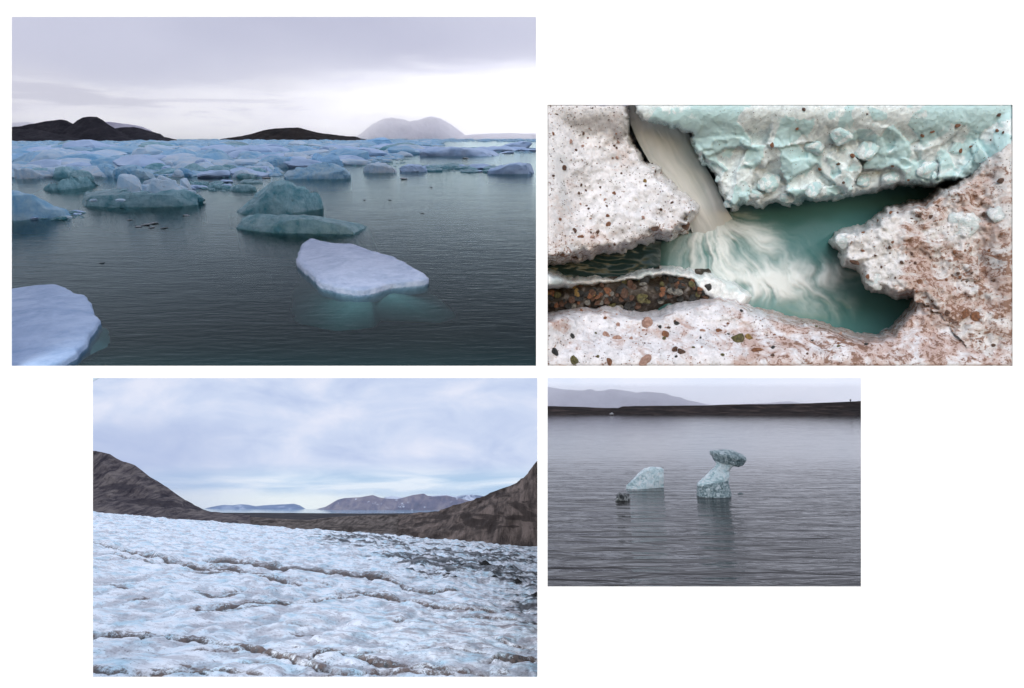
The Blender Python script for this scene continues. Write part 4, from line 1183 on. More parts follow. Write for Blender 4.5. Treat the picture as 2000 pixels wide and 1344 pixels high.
def sdist(poly, x, y):
    """signed distance in photo pixels to a closed outline, positive inside"""
    a = np.asarray(poly, float); b = np.roll(a, -1, 0)
    best = np.full(x.shape, 1e9); ins = np.zeros(x.shape, bool)
    for (x0, y0), (x1, y1) in zip(a, b):
        dx, dy = x1 - x0, y1 - y0
        t = np.clip(((x - x0) * dx + (y - y0) * dy) / (dx * dx + dy * dy + 1e-9), 0, 1)
        best = np.minimum(best, np.hypot(x - x0 - t * dx, y - y0 - t * dy))
        c = ((y0 > y) != (y1 > y)) & (x < (x1 - x0) * (y - y0) / (y1 - y0 + 1e-12) + x0)
        ins ^= c
    return np.where(ins, best, -best)

class Bank:
    def __init__(s, poly, lip, deep, seed, rough=7.0, bump=0.10, fine=0.03, lipw=16.0, facet=0.0):
        s.poly, s.lip, s.deep, s.seed, s.rough, s.bump, s.fine, s.lipw, s.facet = poly, lip, deep, seed, rough, bump, fine, lipw, facet
    def depth(s, x, y):
        x = np.asarray(x, float); y = np.asarray(y, float)
        q = np.stack([x / 60, y / 60, 0 * x], -1)
        wx = x + s.rough * fbm(q * 3.0, 4, 0.6, s.seed + 1)
        wy = y + s.rough * fbm(q * 3.0 + 9, 4, 0.6, s.seed + 2)
        sd_ = sdist(s.poly, wx, wy)
        e = np.minimum(np.minimum(x - 1069.5, 1977.5 - x), np.minimum(y - 205, 714.5 - y))
        ef = sstep(0, 75, e)
        rim = np.where(e > 1.0, -0.04, 0.004)      # flush with the front of the opening at its rim
        d = rim + (s.lip(x, y) - rim) * ef
        d = d - (0.08 + 0.92 * ef) * (s.bump * fbm(q * 0.9, 4, 0.5, s.seed + 3) + s.fine * fbm(q * 4.5, 5, 0.62, s.seed + 4))
        if s.facet:
            wob = 14 * fbm(q * 1.5, 3, 0.5, s.seed + 7)
            d = d - ef * s.facet * (0.35 + 0.65 * sstep(230, 330, y)) * (facets(x + wob, y - wob, 62, s.seed + 5) + 0.35 * facets(x - wob, y + wob, 26, s.seed + 6))
        d = np.maximum(d, rim)
        t = sstep(s.lipw, -7.0, sd_)
        dp = s.deep(x, y, d) if callable(s.deep) else s.deep
        return d + (dp - d) * t ** 1.6, sd_
    def build(s, name, mat, step=2.6, grime=None, **tags):
        a = np.asarray(s.poly, float)
        xs = np.arange(a[:, 0].min() - 10, a[:, 0].max() + 10, step); ys = np.arange(a[:, 1].min() - 10, a[:, 1].max() + 10, step)
        X, Y = np.meshgrid(xs, ys, indexing='ij')
        d, sd_ = s.depth(X.ravel(), Y.ravel())
        V = P2(X.ravel(), Y.ravel(), d)
        F = grid_faces(len(xs), len(ys))
        ok = (sd_ > -9) & (X.ravel() > 1059) & (Y.ravel() < 726)
        F = F[ok[F].all(1)]
        used = np.unique(F); mp = np.full(len(V), -1); mp[used] = np.arange(len(used))
        V = V[used]; F = mp[F]
        base = V.mean(0); base[1] = V[:, 1].max()
        me = new_mesh(name, V - base, F)
        gx, gy = X.ravel()[used], Y.ravel()[used]
        wq = np.stack([gx / 60, gy / 60, 0 * gx], -1)
        wb = 14 * fbm(wq * 1.5, 3, 0.5, s.seed + 7)
        set_attr(me, 'face', 0.6 * facets(gx + wb, gy - wb, 62, s.seed + 5, tone=True) + 0.4 * facets(gx - wb, gy + wb, 26, s.seed + 6, tone=True) if s.facet > 0.1 else 0.5 + 0 * gx)
        set_attr(me, 'grime', (grime(gx, gy) if grime else 0 * gx))
        return link(name, me, mat, WORLD, base, **tags)

def dirty_ice(name, pale, dusty, brown, dust_amt, brown_amt, gloss=0.3, clear=None, clear_amt=0.0, crystal=0.15, sss=0.5):
    q = M(name)
    oc = q.coords()
    n1 = q.noise(oc, 1.4, 5, 0.6, 0.6)
    n2 = q.noise(oc, 5.5, 6, 0.65, 0.5)
    n3 = q.noise(oc, 17.0, 5, 0.65, 0.4)
    n4 = q.noise(q.scale(oc, (1.0, 1.0, 1.6), (0, 0.6, 0)), 3.0, 6, 0.68, 1.4)
    col = q.ramp(q.math('ADD', q.math('MULTIPLY', n2, 0.6), q.math('MULTIPLY', n3, 0.4)), (0.36, tuple(c * 0.66 for c in pale)), (0.56, pale))
    if clear is not None:
        f = q.smooth(q.math('ADD', q.noise(oc, 1.1, 4, 0.55, 1.0), q.math('MULTIPLY', q.math('SUBTRACT', q.attr('face'), 0.5), 0.55)), 0.60 - clear_amt, 0.68 - clear_amt)
        col = q.mix(q.math('MULTIPLY', f, 0.85), col, clear)
    gr = q.math('MULTIPLY', q.attr('grime'), 0.13)
    d = q.smooth(q.math('ADD', gr, q.math('ADD', q.math('MULTIPLY', n1, 0.5), q.math('MULTIPLY', n4, 0.5))), 0.66 - dust_amt, 0.80 - dust_amt)
    col = q.mix(q.math('MULTIPLY', d, 0.8), col, dusty)
    b = q.smooth(q.math('ADD', gr, q.math('ADD', q.math('MULTIPLY', n4, 0.55), q.math('MULTIPLY', n3, 0.45))), 0.70 - brown_amt, 0.76 - brown_amt)
    col = q.mix(q.math('MULTIPLY', b, 0.85), col, brown)
    grit = q.smooth(q.noise(oc, 30.0, 4, 0.75, 0.8), 0.655, 0.70)
    col = q.mix(q.math('MULTIPLY', grit, q.math('ADD', 0.25, q.math('MULTIPLY', d, 0.6))), col, (0.10, 0.045, 0.028))
    bh = q.math('ADD', q.math('MULTIPLY', n2, 0.5), q.math('MULTIPLY', n3, 0.5))
    vor = q.n('TexVoronoi', {'Vector': q.mix(0.12, oc, q.n('TexNoise', {'Vector': oc, 'Scale': 4.0}).outputs['Color']), 'Scale': 9.0}, feature='F1')
    bh = q.math('ADD', bh, q.math('MULTIPLY', vor.outputs['Distance'], crystal))
    bp = q.bump(bh, 0.7, 0.05)
    return q.surface(q.n('BsdfPrincipled', {'Base Color': col, 'Roughness': gloss, 'IOR': 1.31, 'Normal': bp, 'Subsurface Weight': sss, 'Subsurface Radius': (0.9, 1.0, 1.0), 'Subsurface Scale': 0.10}))
mi_left = dirty_ice('granular_pinkish_ice', (0.80, 0.78, 0.80), (0.62, 0.52, 0.49), (0.20, 0.10, 0.065), 0.17, 0.125, 0.2, (0.62, 0.62, 0.64), 0.06)
mi_bot = dirty_ice('muddy_grey_ice', (0.76, 0.74, 0.77), (0.46, 0.31, 0.26), (0.19, 0.095, 0.06), 0.225, 0.165, 0.22)
mi_right = dirty_ice('muddy_brown_ice', (0.72, 0.70, 0.70), (0.44, 0.30, 0.25), (0.20, 0.095, 0.055), 0.25, 0.195, 0.25)
mi_top = dirty_ice('clear_mint_ice', (0.86, 0.94, 0.96), (0.66, 0.71, 0.71), (0.24, 0.18, 0.14), 0.02, 0.03, 0.10, (0.50, 0.71, 0.73), 0.12, 0.5, 0.5)
mi_knob = dirty_ice('glassy_grey_ice', (0.84, 0.86, 0.87), (0.55, 0.52, 0.50), (0.20, 0.11, 0.07), 0.12, 0.10, 0.08, (0.60, 0.68, 0.69), 0.14, 0.4, 0.8)

left_poly = [(1040, 180), (1240, 180), (1241, 225), (1238, 255), (1248, 280), (1262, 300), (1284, 318), (1305, 342), (1328, 356), (1345, 372), (1362, 386), (1374, 408), (1362, 424), (1350, 440), (1345, 458), (1322, 470), (1300, 472), (1280, 464), (1258, 482), (1215, 492), (1175, 500), (1120, 512), (1085, 519), (1040, 523)]
top_poly = [(1225, 180), (2010, 180), (2010, 330), (1930, 352), (1880, 352), (1850, 352), (1832, 364), (1800, 362), (1760, 360), (1722, 370), (1690, 378), (1640, 388), (1600, 392), (1570, 388), (1545, 398), (1510, 398), (1480, 404), (1450, 392), (1443, 412), (1428, 408), (1412, 388), (1400, 372), (1398, 350), (1380, 330), (1352, 300), (1345, 262), (1300, 250), (1250, 240)]
right_poly = [(2010, 250), (1960, 265), (1920, 300), (1888, 338), (1858, 356), (1838, 366), (1815, 380), (1808, 392), (1775, 392), (1745, 402), (1712, 420), (1702, 432), (1660, 448), (1630, 455), (1622, 470), (1636, 488), (1634, 508), (1640, 524), (1672, 528), (1680, 552), (1692, 564), (1722, 572), (1748, 586), (1776, 582), (1800, 580), (1850, 620), (1900, 690), (1940, 740), (2010, 740)]
bot_poly = [(1040, 612), (1075, 608), (1110, 600), (1150, 596), (1180, 593), (1215, 598), (1250, 607), (1285, 604), (1310, 592), (1345, 582), (1382, 578), (1405, 572), (1435, 578), (1462, 590), (1500, 604), (1540, 614), (1590, 622), (1640, 634), (1668, 646), (1702, 648), (1735, 640), (1752, 622), (1770, 600), (1776, 582), (1800, 566), (1860, 580), (1950, 600), (2010, 640), (2010, 745), (1040, 745)]

top_bank = Bank(top_poly, lambda x, y: 0.24 + 0.70 * sstep(215, 400, y) * (1 - 0.45 * sstep(1700, 1950, x)), 2.3, 501, 11, 0.08, 0.018, 12, 0.15)
left_bank = Bank(left_poly, lambda x, y: 0.22 + 0.0007 * np.clip(x - 1070, 0, 400) + 0 * y, 2.3, 511, 13, 0.17, 0.05, 26)
right_bank = Bank(right_poly, lambda x, y: 0.22 + 0.0010 * np.clip(1880 - x, 0, 400) + 0 * y, lambda x, y, d: np.where((x > 1785) & (y > 560), d + 0.06, 2.3), 521, 10, 0.18, 0.07, 20, 0.06)
bot_bank = Bank(bot_poly, lambda x, y: 0.20 + 0.0040 * np.clip(700 - y, 0, 200) * (1 - 0.85 * sstep(1750, 1850, x)), 2.3, 531, 7, 0.16, 0.055, 26, 0.03)
top_bank.build('ice_wall', mi_top, label='clear mint-green ice wall with jagged lower edge above the pool', cat='ice wall')
left_bank.build('ice_bank', mi_left, grime=lambda x, y: -0.3 + 0.9 * sstep(380, 500, y) * sstep(1340, 1100, x) + 0.8 * np.exp(-(((x - 1320) / 60) ** 2 + ((y - 452) / 26) ** 2)) - 0.5 * np.exp(-(((x - 1200) / 60) ** 2 + ((y - 390) / 50) ** 2)), label='grit-speckled pinkish white ice bank left of the waterfall', cat='ice bank')
right_bank.build('ice_bank', mi_right, grime=lambda x, y: -1.5 * sstep(1790, 1690, x) - 1.2 * np.exp(-(((x - 1880) / 34) ** 2 + ((y - 440) / 30) ** 2)) - 1.0 * np.exp(-(((x - 1965) / 22) ** 2 + ((y - 420) / 30) ** 2)) - 0.8 * sstep(390, 280, y) + 0.1 * sstep(1840, 1960, x) * sstep(420, 560, y) + 0 * y, label='brown-stained ice bank with a glassy nose at the right of the pool', cat='ice bank')
bot_bank.build('ice_bank', mi_bot, grime=lambda x, y: -0.5 * sstep(1480, 1330, x) + 0.2 * sstep(1400, 1640, x) + 0.3 * sstep(1180, 1080, x), label='muddy ice bank along the bottom, strewn with stones', cat='ice bank')
# glassy edges: melting lumps hanging from the ice wall and the nose
lump = [chunk_mesh('ice_lump', 700 + i, 8 + i % 4, 26, 18, 0.22, 0.9) for i in range(5)]
for me in lump: me.materials.append(mi_knob)
for me in lump:
    set_attr(me, 'face', np.full(len(me.vertices), 0.52))
lump_t = [me.copy() for me in lump]
for me in lump_t:
    me.materials.clear(); me.materials.append(mi_top)
rgl = random.Random(77)
LUMPS = [(1425, 396, 26, 1, 'glassy ice tongue at the lower left tip of the mint wall'), (1470, 378, 40, 1, 'large glassy lump low on the left of the mint wall'), (1405, 350, 16, 1, 'small clear bead of ice beside the falling water'), (1500, 352, 46, 1, 'broad faceted lump in the lower mint wall'), (1540, 380, 30, 1, 'clear lump on the lower edge of the mint wall, left of centre'),
         (1590, 372, 36, 1, 'rounded clear lump on the lower edge of the mint wall'), (1640, 262, 46, 1, 'pale tooth-like shard high on the mint wall'), (1590, 285, 40, 1, 'white-edged shard left of the tooth-like one'), (1690, 350, 34, 1, 'clear lump on the lower edge of the mint wall, right of centre'), (1740, 345, 34, 1, 'glassy lump under the grey dome of ice'), (1700, 290, 54, 1, 'large round clear knob in the mint wall'), (1810, 330, 46, 1, 'bubbly grey dome where the mint wall meets the brown bank'),
         (1650, 470, 34, 0, 'glassy nose tip of the brown-stained bank'), (1710, 545, 40, 0, 'dripping glass lip over the small bay'), (1880, 440, 60, 0, 'large smooth white boss of ice in the brown bank'), (1955, 420, 44, 0, 'white boss of ice at the right edge')]
for i, (x, y, w, t, lb) in enumerate(LUMPS):
    bk = top_bank if t else right_bank
    d = float(bk.depth(np.array([float(x)]), np.array([float(y)]))[0][0])
    s = w / FPX * (D0 + d) * 0.62
    o = link('ice_lump', (lump_t if t else lump)[i % 5], None, WORLD, P2(np.array(float(x)), np.array(float(y)), d + (0.05 if t else 0.30) * s), label=lb, cat='ice lump', group='melting lumps round the pool')
    o.matrix_world = o.matrix_world @ Matrix.Rotation(rgl.uniform(-0.6, 0.6), 4, 'Y') @ Matrix.Diagonal((s, s * 0.5, s * rgl.uniform(0.6, 0.95), 1)) @ Matrix.Rotation(rgl.uniform(0, 6.28), 4, 'Y')

# ---- the pool and the falling water
def foam_material(name, deep, foam):
    q = M(name)
    f = q.attr('foam')
    col = q.mix(q.smooth(f, 0.02, 0.95), deep, foam)
    rough = q.math('ADD', 0.12, q.math('MULTIPLY', f, 0.5))
    n = q.noise(q.coords(), 9.0, 4)
    return q.surface(q.n('BsdfPrincipled', {'Base Color': col, 'Roughness': rough, 'IOR': 1.33, 'Normal': q.bump(n, 0.15, 0.03)}))
m_pool = foam_material('churning_meltwater', (0.070, 0.18, 0.172), (0.66, 0.69, 0.68))
def pool():
    xs = np.arange(1225, 1990, 2.6); ys = np.arange(195, 680, 2.6)
    X, Y = np.meshgrid(xs, ys, indexing='ij'); x, y = X.ravel(), Y.ravel()
    sx, sy = 1392.0, 405.0
    th = np.arctan2(y - sy, x - sx); r = np.hypot(x - sx, y - sy)
    tw = fbm(np.stack([x / 70, y / 55, 0 * x], -1), 3, 0.5, 605)
    th = th + 0.20 * tw + 0.15 * np.sin(r / 80.0) * sstep(30, 160, r)
    st = fbm(np.stack([th * 4.5, r / 95, 0 * r], -1), 5, 0.6, 601)
    st2 = fbm(np.stack([th * 13, r / 90, 0 * r + 4], -1), 4, 0.55, 602)
    cl = fbm(np.stack([x / 55, y / 40, 0 * r], -1), 4, 0.55, 603)
    def g(cx, cy, a, b, ang=0):
        c, s = math.cos(math.radians(ang)), math.sin(math.radians(ang))
        u, v = (x - cx) * c + (y - cy) * s, -(x - cx) * s + (y - cy) * c
        return np.exp(-((u / a) ** 2 + (v / b) ** 2))
    body = 1.0 * g(1405, 455, 60, 60) + 0.95 * g(1530, 546, 130, 34, -8) + 0.12 * g(1520, 520, 190, 90, 10) + 0.75 * g(1400, 520, 95, 45, 20) + 0.65 * g(1500, 470, 75, 30, 30) + 0.55 * g(1600, 590, 130, 32, 12) + 0.5 * g(1640, 530, 50, 22, 0)
    body -= 0.55 * g(1437, 492, 18, 26, 15) + 0.35 * g(1545, 590, 30, 14, 0) + 0.5 * g(1720, 610, 50, 30, 0)
    foam = np.clip(body * (0.58 + 0.62 * st + 0.42 * st2 + 0.38 * cl), 0, 1)
    d = 2.0 - 0.10 * foam - 0.015 * st2 * np.clip(body, 0, 1) - 0.03 * st * np.clip(body, 0, 1) - 0.0012 * (y - 420) + 0.5 * sstep(1310, 1240, x)
    V = P2(x, y, d)
    base = V.mean(0)
    me = new_mesh('pool', V - base, grid_faces(len(xs), len(ys)))
    set_attr(me, 'foam', foam)
    link('pool', me, m_pool, WORLD, base, kind='structure')
pool()
def fall():
    t = np.linspace(0, 1, 90); u = np.linspace(-1, 1, 60)
    cx = interp([(0, 1262), (0.25, 1286), (0.5, 1322), (0.75, 1366), (1, 1402)], t); cyy = interp([(0, 188), (0.25, 250), (0.5, 318), (0.75, 385), (1, 468)], t)
    hw = interp([(0, 48), (0.3, 48), (0.6, 44), (0.85, 38), (1, 46)], t)
    T, U = np.meshgrid(t, u, indexing='ij')
    tx, ty = np.gradient(cx), np.gradient(cyy); ln = np.hypot(tx, ty)
    nx, ny = ty / ln, -tx / ln
    wp = fbm(np.stack([U * 1.5, T * 5, 0 * T], -1), 3, 0.5, 612)
    st = fbm(np.stack([(U + 0.30 * wp) * 3.0, T * 1.8, 0 * T], -1), 5, 0.6, 611)
    X = cx[:, None] + nx[:, None] * U * hw[:, None] * (1 + 0.04 * st); Y = cyy[:, None] + ny[:, None] * U * hw[:, None]
    d = 0.12 + 1.62 * T ** 0.8 + 0.45 * np.clip((T - 0.8) / 0.2, 0, 1) ** 2 + 0.16 * U ** 2 * (1 - 0.3 * T) - 0.03 * st
    V = P2(X.ravel(), Y.ravel(), d.ravel())
    foam = np.clip(0.68 + 0.45 * st + 0.35 * sstep(0.7, 1.0, T) - 0.25 * np.abs(U) ** 4, 0, 1)
    base = V.mean(0)
    me = new_mesh('waterfall', V - base, grid_faces(90, 60))
    set_attr(me, 'foam', foam.ravel())
    link('waterfall', me, foam_material('milky_falling_water', (0.42, 0.48, 0.47), (0.72, 0.71, 0.69)), WORLD, base, kind='structure')
fall()
# back of the hole, wet dark ice behind the falling water
q = M('deep_wet_ice')
nb = q.noise(q.coords(), 1.2, 5)
mback = q.surface(q.n('BsdfPrincipled', {'Base Color': q.mix(nb, (0.20, 0.34, 0.34), (0.34, 0.48, 0.48)), 'Roughness': 0.25}))
V = P2(np.array([1060., 2020., 2020., 1060.]), np.array([170., 170., 724., 724.]), np.array([2.6, 2.6, 2.6, 2.6]))
link('hole_back', new_mesh('hole_back', V, [(0, 1, 2, 3)], smooth=False), mback, WORLD, (0, 0, 0), kind='structure')

# ---- gravel bed and its trickle
def bed_depth(x, y):
    q = np.stack([x / 50, y / 50, 0 * x], -1)
    lift = np.exp(-((y - interp([(1040, 585), (1200, 575), (1350, 560), (1450, 560)], x)) / 34) ** 2)
    edge = sstep(1405, 1385, x)
    return 2.02 + 0.4 * (1 - edge) - 0.55 * lift * edge - 0.10 * fbm(q * 1.5, 3, 0.5, 621) * edge
xs = np.arange(1060, 1480, 4.0); ys = np.arange(470, 640, 4.0)
X, Y = np.meshgrid(xs, ys, indexing='ij')
V = P2(X.ravel(), Y.ravel(), bed_depth(X.ravel(), Y.ravel()))
base = V.mean(0)
m_bed = rock_material('wet_gravel_silt', ((0.40, (0.016, 0.010, 0.005)), (0.52, (0.045, 0.030, 0.018)), (0.66, (0.20, 0.18, 0.17))), 5.0, 0.8, 0.06, rough=0.3, spec=0.5)
link('gravel_bed', new_mesh('gravel_bed', V - base, grid_faces(len(xs), len(ys))), m_bed, WORLD, base, kind='structure')
# grey ice shelf round the bed and the trickle behind it
shelf_poly = [(1040, 528), (1080, 532), (1110, 545), (1160, 540), (1200, 548), (1250, 530), (1300, 526), (1350, 528), (1400, 540), (1440, 556), (1470, 580), (1440, 600), (1400, 596), (1372, 570), (1335, 543), (1300, 540), (1250, 546), (1180, 552), (1130, 556), (1090, 562), (1040, 566)]
shelf = Bank(shelf_poly, lambda x, y: 1.42 + 0 * x, 1.9, 541, 8, 0.10, 0.05, 10)
shelf.build('ice_shelf', mi_knob, 3.0, label='thin grey ice shelf rimming the gravel bed', cat='ice shelf')
xs = np.arange(1060, 1330, 4.0); ys = np.arange(470, 560, 3.0)
X, Y = np.meshgrid(xs, ys, indexing='ij')
st = fbm(np.stack([X.ravel() / 45, Y.ravel() / 12, 0 * X.ravel()], -1), 5, 0.6, 631)
V = P2(X.ravel(), Y.ravel(), 1.80 - 0.06 * st + 0.35 * sstep(1255, 1320, X.ravel()))
base = V.mean(0)
me = new_mesh('trickle', V - base, grid_faces(len(xs), len(ys)))
set_attr(me, 'foam', np.clip(0.9 * (st - 0.25) + 0.5 * sstep(1250, 1310, X.ravel()), 0, 1))
link('trickle', me, foam_material('dark_trickle_water', (0.020, 0.045, 0.045), (0.35, 0.40, 0.40)), WORLD, base, kind='structure')

# ---- stones
STONE = {}
def stone_mat(name, a, b):
    return rock_material(name, ((0.38, a), (0.62, b)), 2.2, 0.5, 0.15, rough=0.38, spec=0.5)
SM = {'rust': stone_mat('rust_stone', (0.13, 0.05, 0.025), (0.30, 0.13, 0.06)), 'brown': stone_mat('brown_stone', (0.055, 0.026, 0.015), (0.15, 0.075, 0.045)),
      'olive': stone_mat('olive_stone', (0.055, 0.048, 0.018), (0.16, 0.14, 0.05)), 'dark': stone_mat('black_stone', (0.012, 0.012, 0.012), (0.05, 0.05, 0.048)),
      'pink': stone_mat('pink_stone', (0.30, 0.17, 0.13), (0.50, 0.32, 0.26)), 'grey': stone_mat('grey_stone', (0.10, 0.095, 0.085), (0.26, 0.245, 0.22)), 'gold': stone_mat('amber_stone', (0.16, 0.095, 0.025), (0.34, 0.21, 0.06))}
sproto = [chunk_mesh('stone', 800 + i, 8 + i % 5, 16 + (i % 3) * 8, 9, 0.16, 0.8, 35) for i in range(6)]
def stone(px, py, w, h, ang, kind, d, seed, name='stone', **tags):
    rg = random.Random(seed)
    k = rg.randrange(6)
    if (k, kind) not in STONE:
        me = sproto[k].copy(); me.materials.clear(); me.materials.append(SM[kind]); STONE[(k, kind)] = me
    s = (D0 + d) / FPX / 1.6
    o = link(name, STONE[(k, kind)], None, WORLD, P2(np.array(float(px)), np.array(float(py)), np.array(d - 0.06 * w * s)), **tags)
    o.matrix_world = o.matrix_world @ Matrix.Rotation(math.radians(-ang), 4, 'Y') @ Matrix.Diagonal((w * s, 0.4 * min(w, h) * s, h * s, 1)) @ Matrix.Rotation(rg.uniform(0, 6.28), 4, 'Y')
    return o
BIG = [(1262, 632, 26, 22, -20, 'pink', 'bot', 'large pink teardrop stone in the middle of the bottom bank'), (1300, 655, 20, 14, -15, 'rust', 'bot', 'rust stone right of the pink teardrop'), (1321, 632, 12, 11, 30, 'dark', 'bot', 'black stone above the rust stone'),
 (1184, 654, 14, 16, 0, 'pink', 'bot', 'peach and grey stone on clean ice'), (1206, 661, 20, 8, -35, 'pink', 'bot', 'long slanted two-tone stone left of the pink teardrop'), (1206, 635, 9, 10, 0, 'pink', 'bot', 'small peach stone left of the pink teardrop'), (1190, 707, 12, 17, 15, 'rust', 'bot', 'orange-brown upright stone at the bottom edge'),
 (1260, 704, 30, 11, 8, 'pink', 'bot', 'wide pink stone cut by the bottom edge'), (1122, 705, 12, 24, 35, 'olive', 'bot', 'olive sliver stone near the bottom left'), (1082, 686, 10, 20, 10, 'dark', 'bot', 'dark stone at the left edge of the bottom bank'), (1117, 655, 11, 12, 0, 'dark', 'bot', 'dark olive stone in the lower left'),
 (1440, 664, 36, 22, 12, 'olive', 'bot', 'cluster-like grey-olive stone half sunk in mud'), (1464, 660, 16, 20, 30, 'gold', 'bot', 'yellow stone beside the grey-olive one'), (1478, 684, 24, 10, 10, 'rust', 'bot', 'flat rust stone right of the yellow one'), (1330, 688, 20, 14, 10, 'brown', 'bot', 'dark brown stone on the mud smear'), (1318, 684, 12, 13, 0, 'brown', 'bot', 'small brown stone beside the mud smear'), (1420, 568, 13, 7, 0, 'dark', 'bot', 'flat black stone on the lip by the pool'),
 (1376, 574, 18, 12, -20, 'gold', 'bot', 'amber stone at the right end of the gravel'), (1404, 646, 12, 10, 40, 'rust', 'bot', 'small rust chip on the grey ice'), (1372, 646, 10, 9, 0, 'pink', 'bot', 'pale pink chip on the grey ice'),
 (1101, 328, 12, 9, 10, 'brown', 'left', 'square brown stone on the pinkish bank'), (1259, 354, 9, 7, 20, 'gold', 'left', 'amber pebble in the middle of the pinkish bank'), (1280, 446, 18, 11, 10, 'brown', 'left', 'dark red stone near the tip of the pinkish bank'), (1340, 440, 20, 14, -35, 'brown', 'left', 'brown grit knot at the tip of the pinkish bank'), (1372, 414, 12, 16, 40, 'brown', 'left', 'brown crumb hanging off the tip of the pinkish bank'), (1098, 498, 20, 9, -5, 'brown', 'left', 'dark brown stone low on the pinkish bank'), (1188, 438, 9, 11, 20, 'rust', 'left', 'rust pebble right of centre on the pinkish bank'), (1156, 464, 12, 8, 0, 'pink', 'left', 'tan pebble low on the pinkish bank'),
 (1795, 551, 9, 16, -30, 'rust', 'right', 'upright rust stone on the glassy nose'), (1668, 510, 20, 12, -20, 'brown', 'right', 'brown stone frozen into the nose tip'), (1851, 611, 12, 11, 0, 'brown', 'right', 'round brown stone in the right bank'), (1885, 612, 22, 14, 20, 'rust', 'right', 'flat rust smear stone in the right bank'), (1908, 620, 26, 16, -40, 'rust', 'right', 'largest rust stone in the right bank'), (1769, 660, 16, 13, 10, 'brown', 'right', 'dark brown stone in the lower right bank'), (1784, 672, 12, 11, 0, 'rust', 'right', 'rust stone beside the dark brown one'), (1695, 540, 9, 8, 0, 'rust', 'right', 'rust pebble in the glass lip'), (1708, 556, 10, 9, 0, 'rust', 'right', 'rust pebble under the glass lip'),
 (1665, 305, 11, 7, 10, 'rust', 'top', 'amber pebble frozen high in the mint wall'), (1807, 344, 9, 8, 0, 'brown', 'top', 'dark pebble at the right end of the mint wall'), (1570, 214, 8, 8, 0, 'brown', 'top', 'brown pebble near the top of the mint wall'), (1822, 257, 10, 6, 0, 'rust', 'top', 'rust chip beside the grey dome'), (1870, 245, 12, 8, 30, 'rust', 'top', 'rust chip high in the right corner'), (1951, 224, 12, 6, 0, 'brown', 'top', 'brown chip in the top right corner'), (1955, 354, 20, 10, 0, 'brown', 'right', 'brown stone at the right edge above the bosses')]
BK = {'bot': bot_bank, 'left': left_bank, 'right': right_bank, 'top': top_bank}
for i, (x, y, w, h, an, kd, bk, lb) in enumerate(BIG):
    d = float(BK[bk].depth(np.array([float(x)]), np.array([float(y)]))[0][0])
    stone(x, y, w, h, an, kd, d, 900 + i, label=lb, cat='stone', group='stones frozen into the ice')
rgs = random.Random(31)
CN = {'rust': 'rust-red', 'brown': 'brown', 'olive': 'olive', 'dark': 'black', 'pink': 'pale pink', 'grey': 'grey', 'gold': 'amber'}
PUSED = set()
def peb(what, where, front):
    opts = (f'{what} {where}', 'slanted ' + f'{what} {where}', 'upright ' + f'{what} {where}') if front is None else (f'{what} {where}', f"{what} {'on the near side' if front else 'on the far side'} {where}", f"{what} {where}, by the {'muddy bank' if front else 'ice shelf'}")
    for t in opts[:1] if front is None else opts:
        if t not in PUSED:
            PUSED.add(t)
            return t
    return f'{what} {where}'
n = 0
while n < 150:       # wet pebbles of the bed
    x = rgs.uniform(1062, 1392)
    y0_, y1_ = interp([(1062, 555), (1150, 552), (1230, 540), (1330, 530), (1400, 560)], x), interp([(1062, 596), (1150, 600), (1250, 603), (1300, 592), (1360, 580), (1400, 575)], x)
    y = rgs.uniform(y0_, y1_)
    w = rgs.choice([8, 9, 10, 10, 11, 12, 14, 16, 20])
    d = float(bed_depth(np.array([x]), np.array([y]))[0]) - 0.05
    kd = rgs.choice(['brown', 'olive', 'dark', 'dark', 'brown', 'brown', 'dark', 'olive', 'dark', 'brown', 'grey', 'rust', 'gold'])
    stone(x, y, w, w * rgs.uniform(0.6, 1.0), rgs.uniform(-60, 60), kd, d, 2000 + n, 'pebble', label=peb(f"{'large' if w > 15 else 'small' if w < 11 else 'middling'} wet {CN[kd]} pebble", ['at the left end', 'near the left end', 'left of the middle', 'in the middle', 'right of the middle', 'near the right end', 'at the right end'][min(6, int((x - 1062) / 47.2))] + ' of the gravel bed', y > (y0_ + y1_) / 2), cat='pebble', group='wet pebbles in the gravel bed')
    n += 1
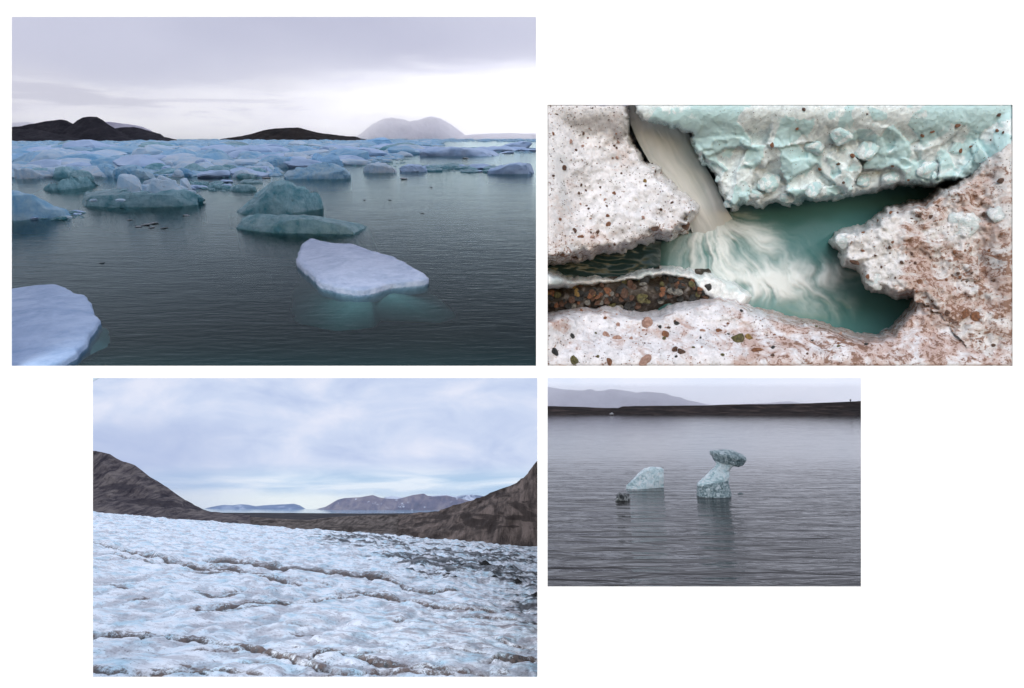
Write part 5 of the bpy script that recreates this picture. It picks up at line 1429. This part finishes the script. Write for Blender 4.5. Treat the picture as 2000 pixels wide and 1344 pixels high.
for bk, cnt, xr, yr, kinds, lb in (('left', 46, (1080, 1370), (216, 510), ['brown', 'rust', 'brown', 'pink'], 'pinkish white ice bank'),
                                   ('bot', 44, (1080, 1760), (606, 703), ['rust', 'brown', 'pink', 'olive', 'dark'], 'muddy bottom ice bank'),
                                   ('right', 42, (1650, 1966), (400, 703), ['rust', 'brown', 'brown'], 'brown-stained right ice bank'),
                                   ('top', 16, (1480, 1966), (216, 380), ['rust', 'brown'], 'mint-green ice wall')):
    n = 0
    while n < cnt:
        x, y = rgs.uniform(*xr), rgs.uniform(*yr)
        d, sd_ = BK[bk].depth(np.array([x]), np.array([y]))
        if sd_[0] < 9 or fbm(np.array([[x / 55, y / 45, 3.0]]), 3, 0.5, 77)[0] < rgs.uniform(-0.35, 0.25):
            continue
        w = rgs.uniform(4.5, 9.5)
        kd = rgs.choice(kinds)
        part_ = ['top', 'middle', 'bottom'][min(2, int(3 * (y - yr[0]) / (yr[1] - yr[0])))] + ' ' + ['far left', 'left', 'centre', 'right', 'far right'][min(4, int(5 * (x - xr[0]) / (xr[1] - xr[0])))]
        stone(x, y, w, w * rgs.uniform(0.6, 1.0), rgs.uniform(-60, 60), kd, float(d[0]), 3000 + n, 'pebble', label=peb(f"{'tiny' if w < 7 else 'small'} {CN[kd]} pebble", f'in the {part_} of the {lb}', None), cat='pebble', group='pebbles on the ' + lb)
        n += 1
def grit(name, bk, cnt, xr, yr, kind, seed, wr=(1.6, 4.2)):
    rg = np.random.default_rng(seed)
    x = rg.uniform(xr[0], xr[1], cnt * 2); y = rg.uniform(yr[0], yr[1], cnt * 2)
    cl = fbm(np.stack([x / 38, y / 30, 0 * x], -1), 3, 0.5, seed)
    d, sd_ = BK[bk].depth(x, y)
    k = (sd_ > 6) & (cl + rg.uniform(-0.5, 0.5, len(x)) > 0.05)
    x, y, d = x[k][:cnt], y[k][:cnt], d[k][:cnt]
    oct_ = np.array([(1, 0, 0), (-1, 0, 0), (0, 1, 0), (0, -1, 0), (0, 0, 1), (0, 0, -1)], float)
    of = np.array([(0, 4, 3), (3, 4, 1), (1, 4, 2), (2, 4, 0), (3, 5, 0), (1, 5, 3), (2, 5, 1), (0, 5, 2)])
    P = P2(x, y, d)
    s = rg.uniform(wr[0], wr[1], len(x)) * (D0 + d) / FPX * 0.5
    V = (P[:, None] + oct_[None] * s[:, None, None] * rg.uniform(0.5, 1.3, (len(x), 6, 1)) * np.array([1, 0.5, 0.75])).reshape(-1, 3)
    F = (of[None] + 6 * np.arange(len(x))[:, None, None]).reshape(-1, 3)
    base = V.mean(0)
    link(name, new_mesh(name, V - base, F), SM[kind], WORLD, base, kind='stuff')
grit('grit', 'left', 900, (1066, 1375), (200, 516), 'brown', 41)
grit('grit', 'left', 500, (1066, 1375), (200, 516), 'rust', 42)
grit('grit', 'bot', 700, (1066, 1980), (585, 720), 'rust', 43)
grit('grit', 'bot', 500, (1066, 1980), (585, 720), 'brown', 44)
grit('grit', 'right', 900, (1630, 1980), (300, 720), 'rust', 45)
grit('grit', 'right', 500, (1630, 1980), (300, 720), 'brown', 46)
grit('grit', 'top', 350, (1400, 1980), (210, 390), 'brown', 47, (1.4, 3.2))
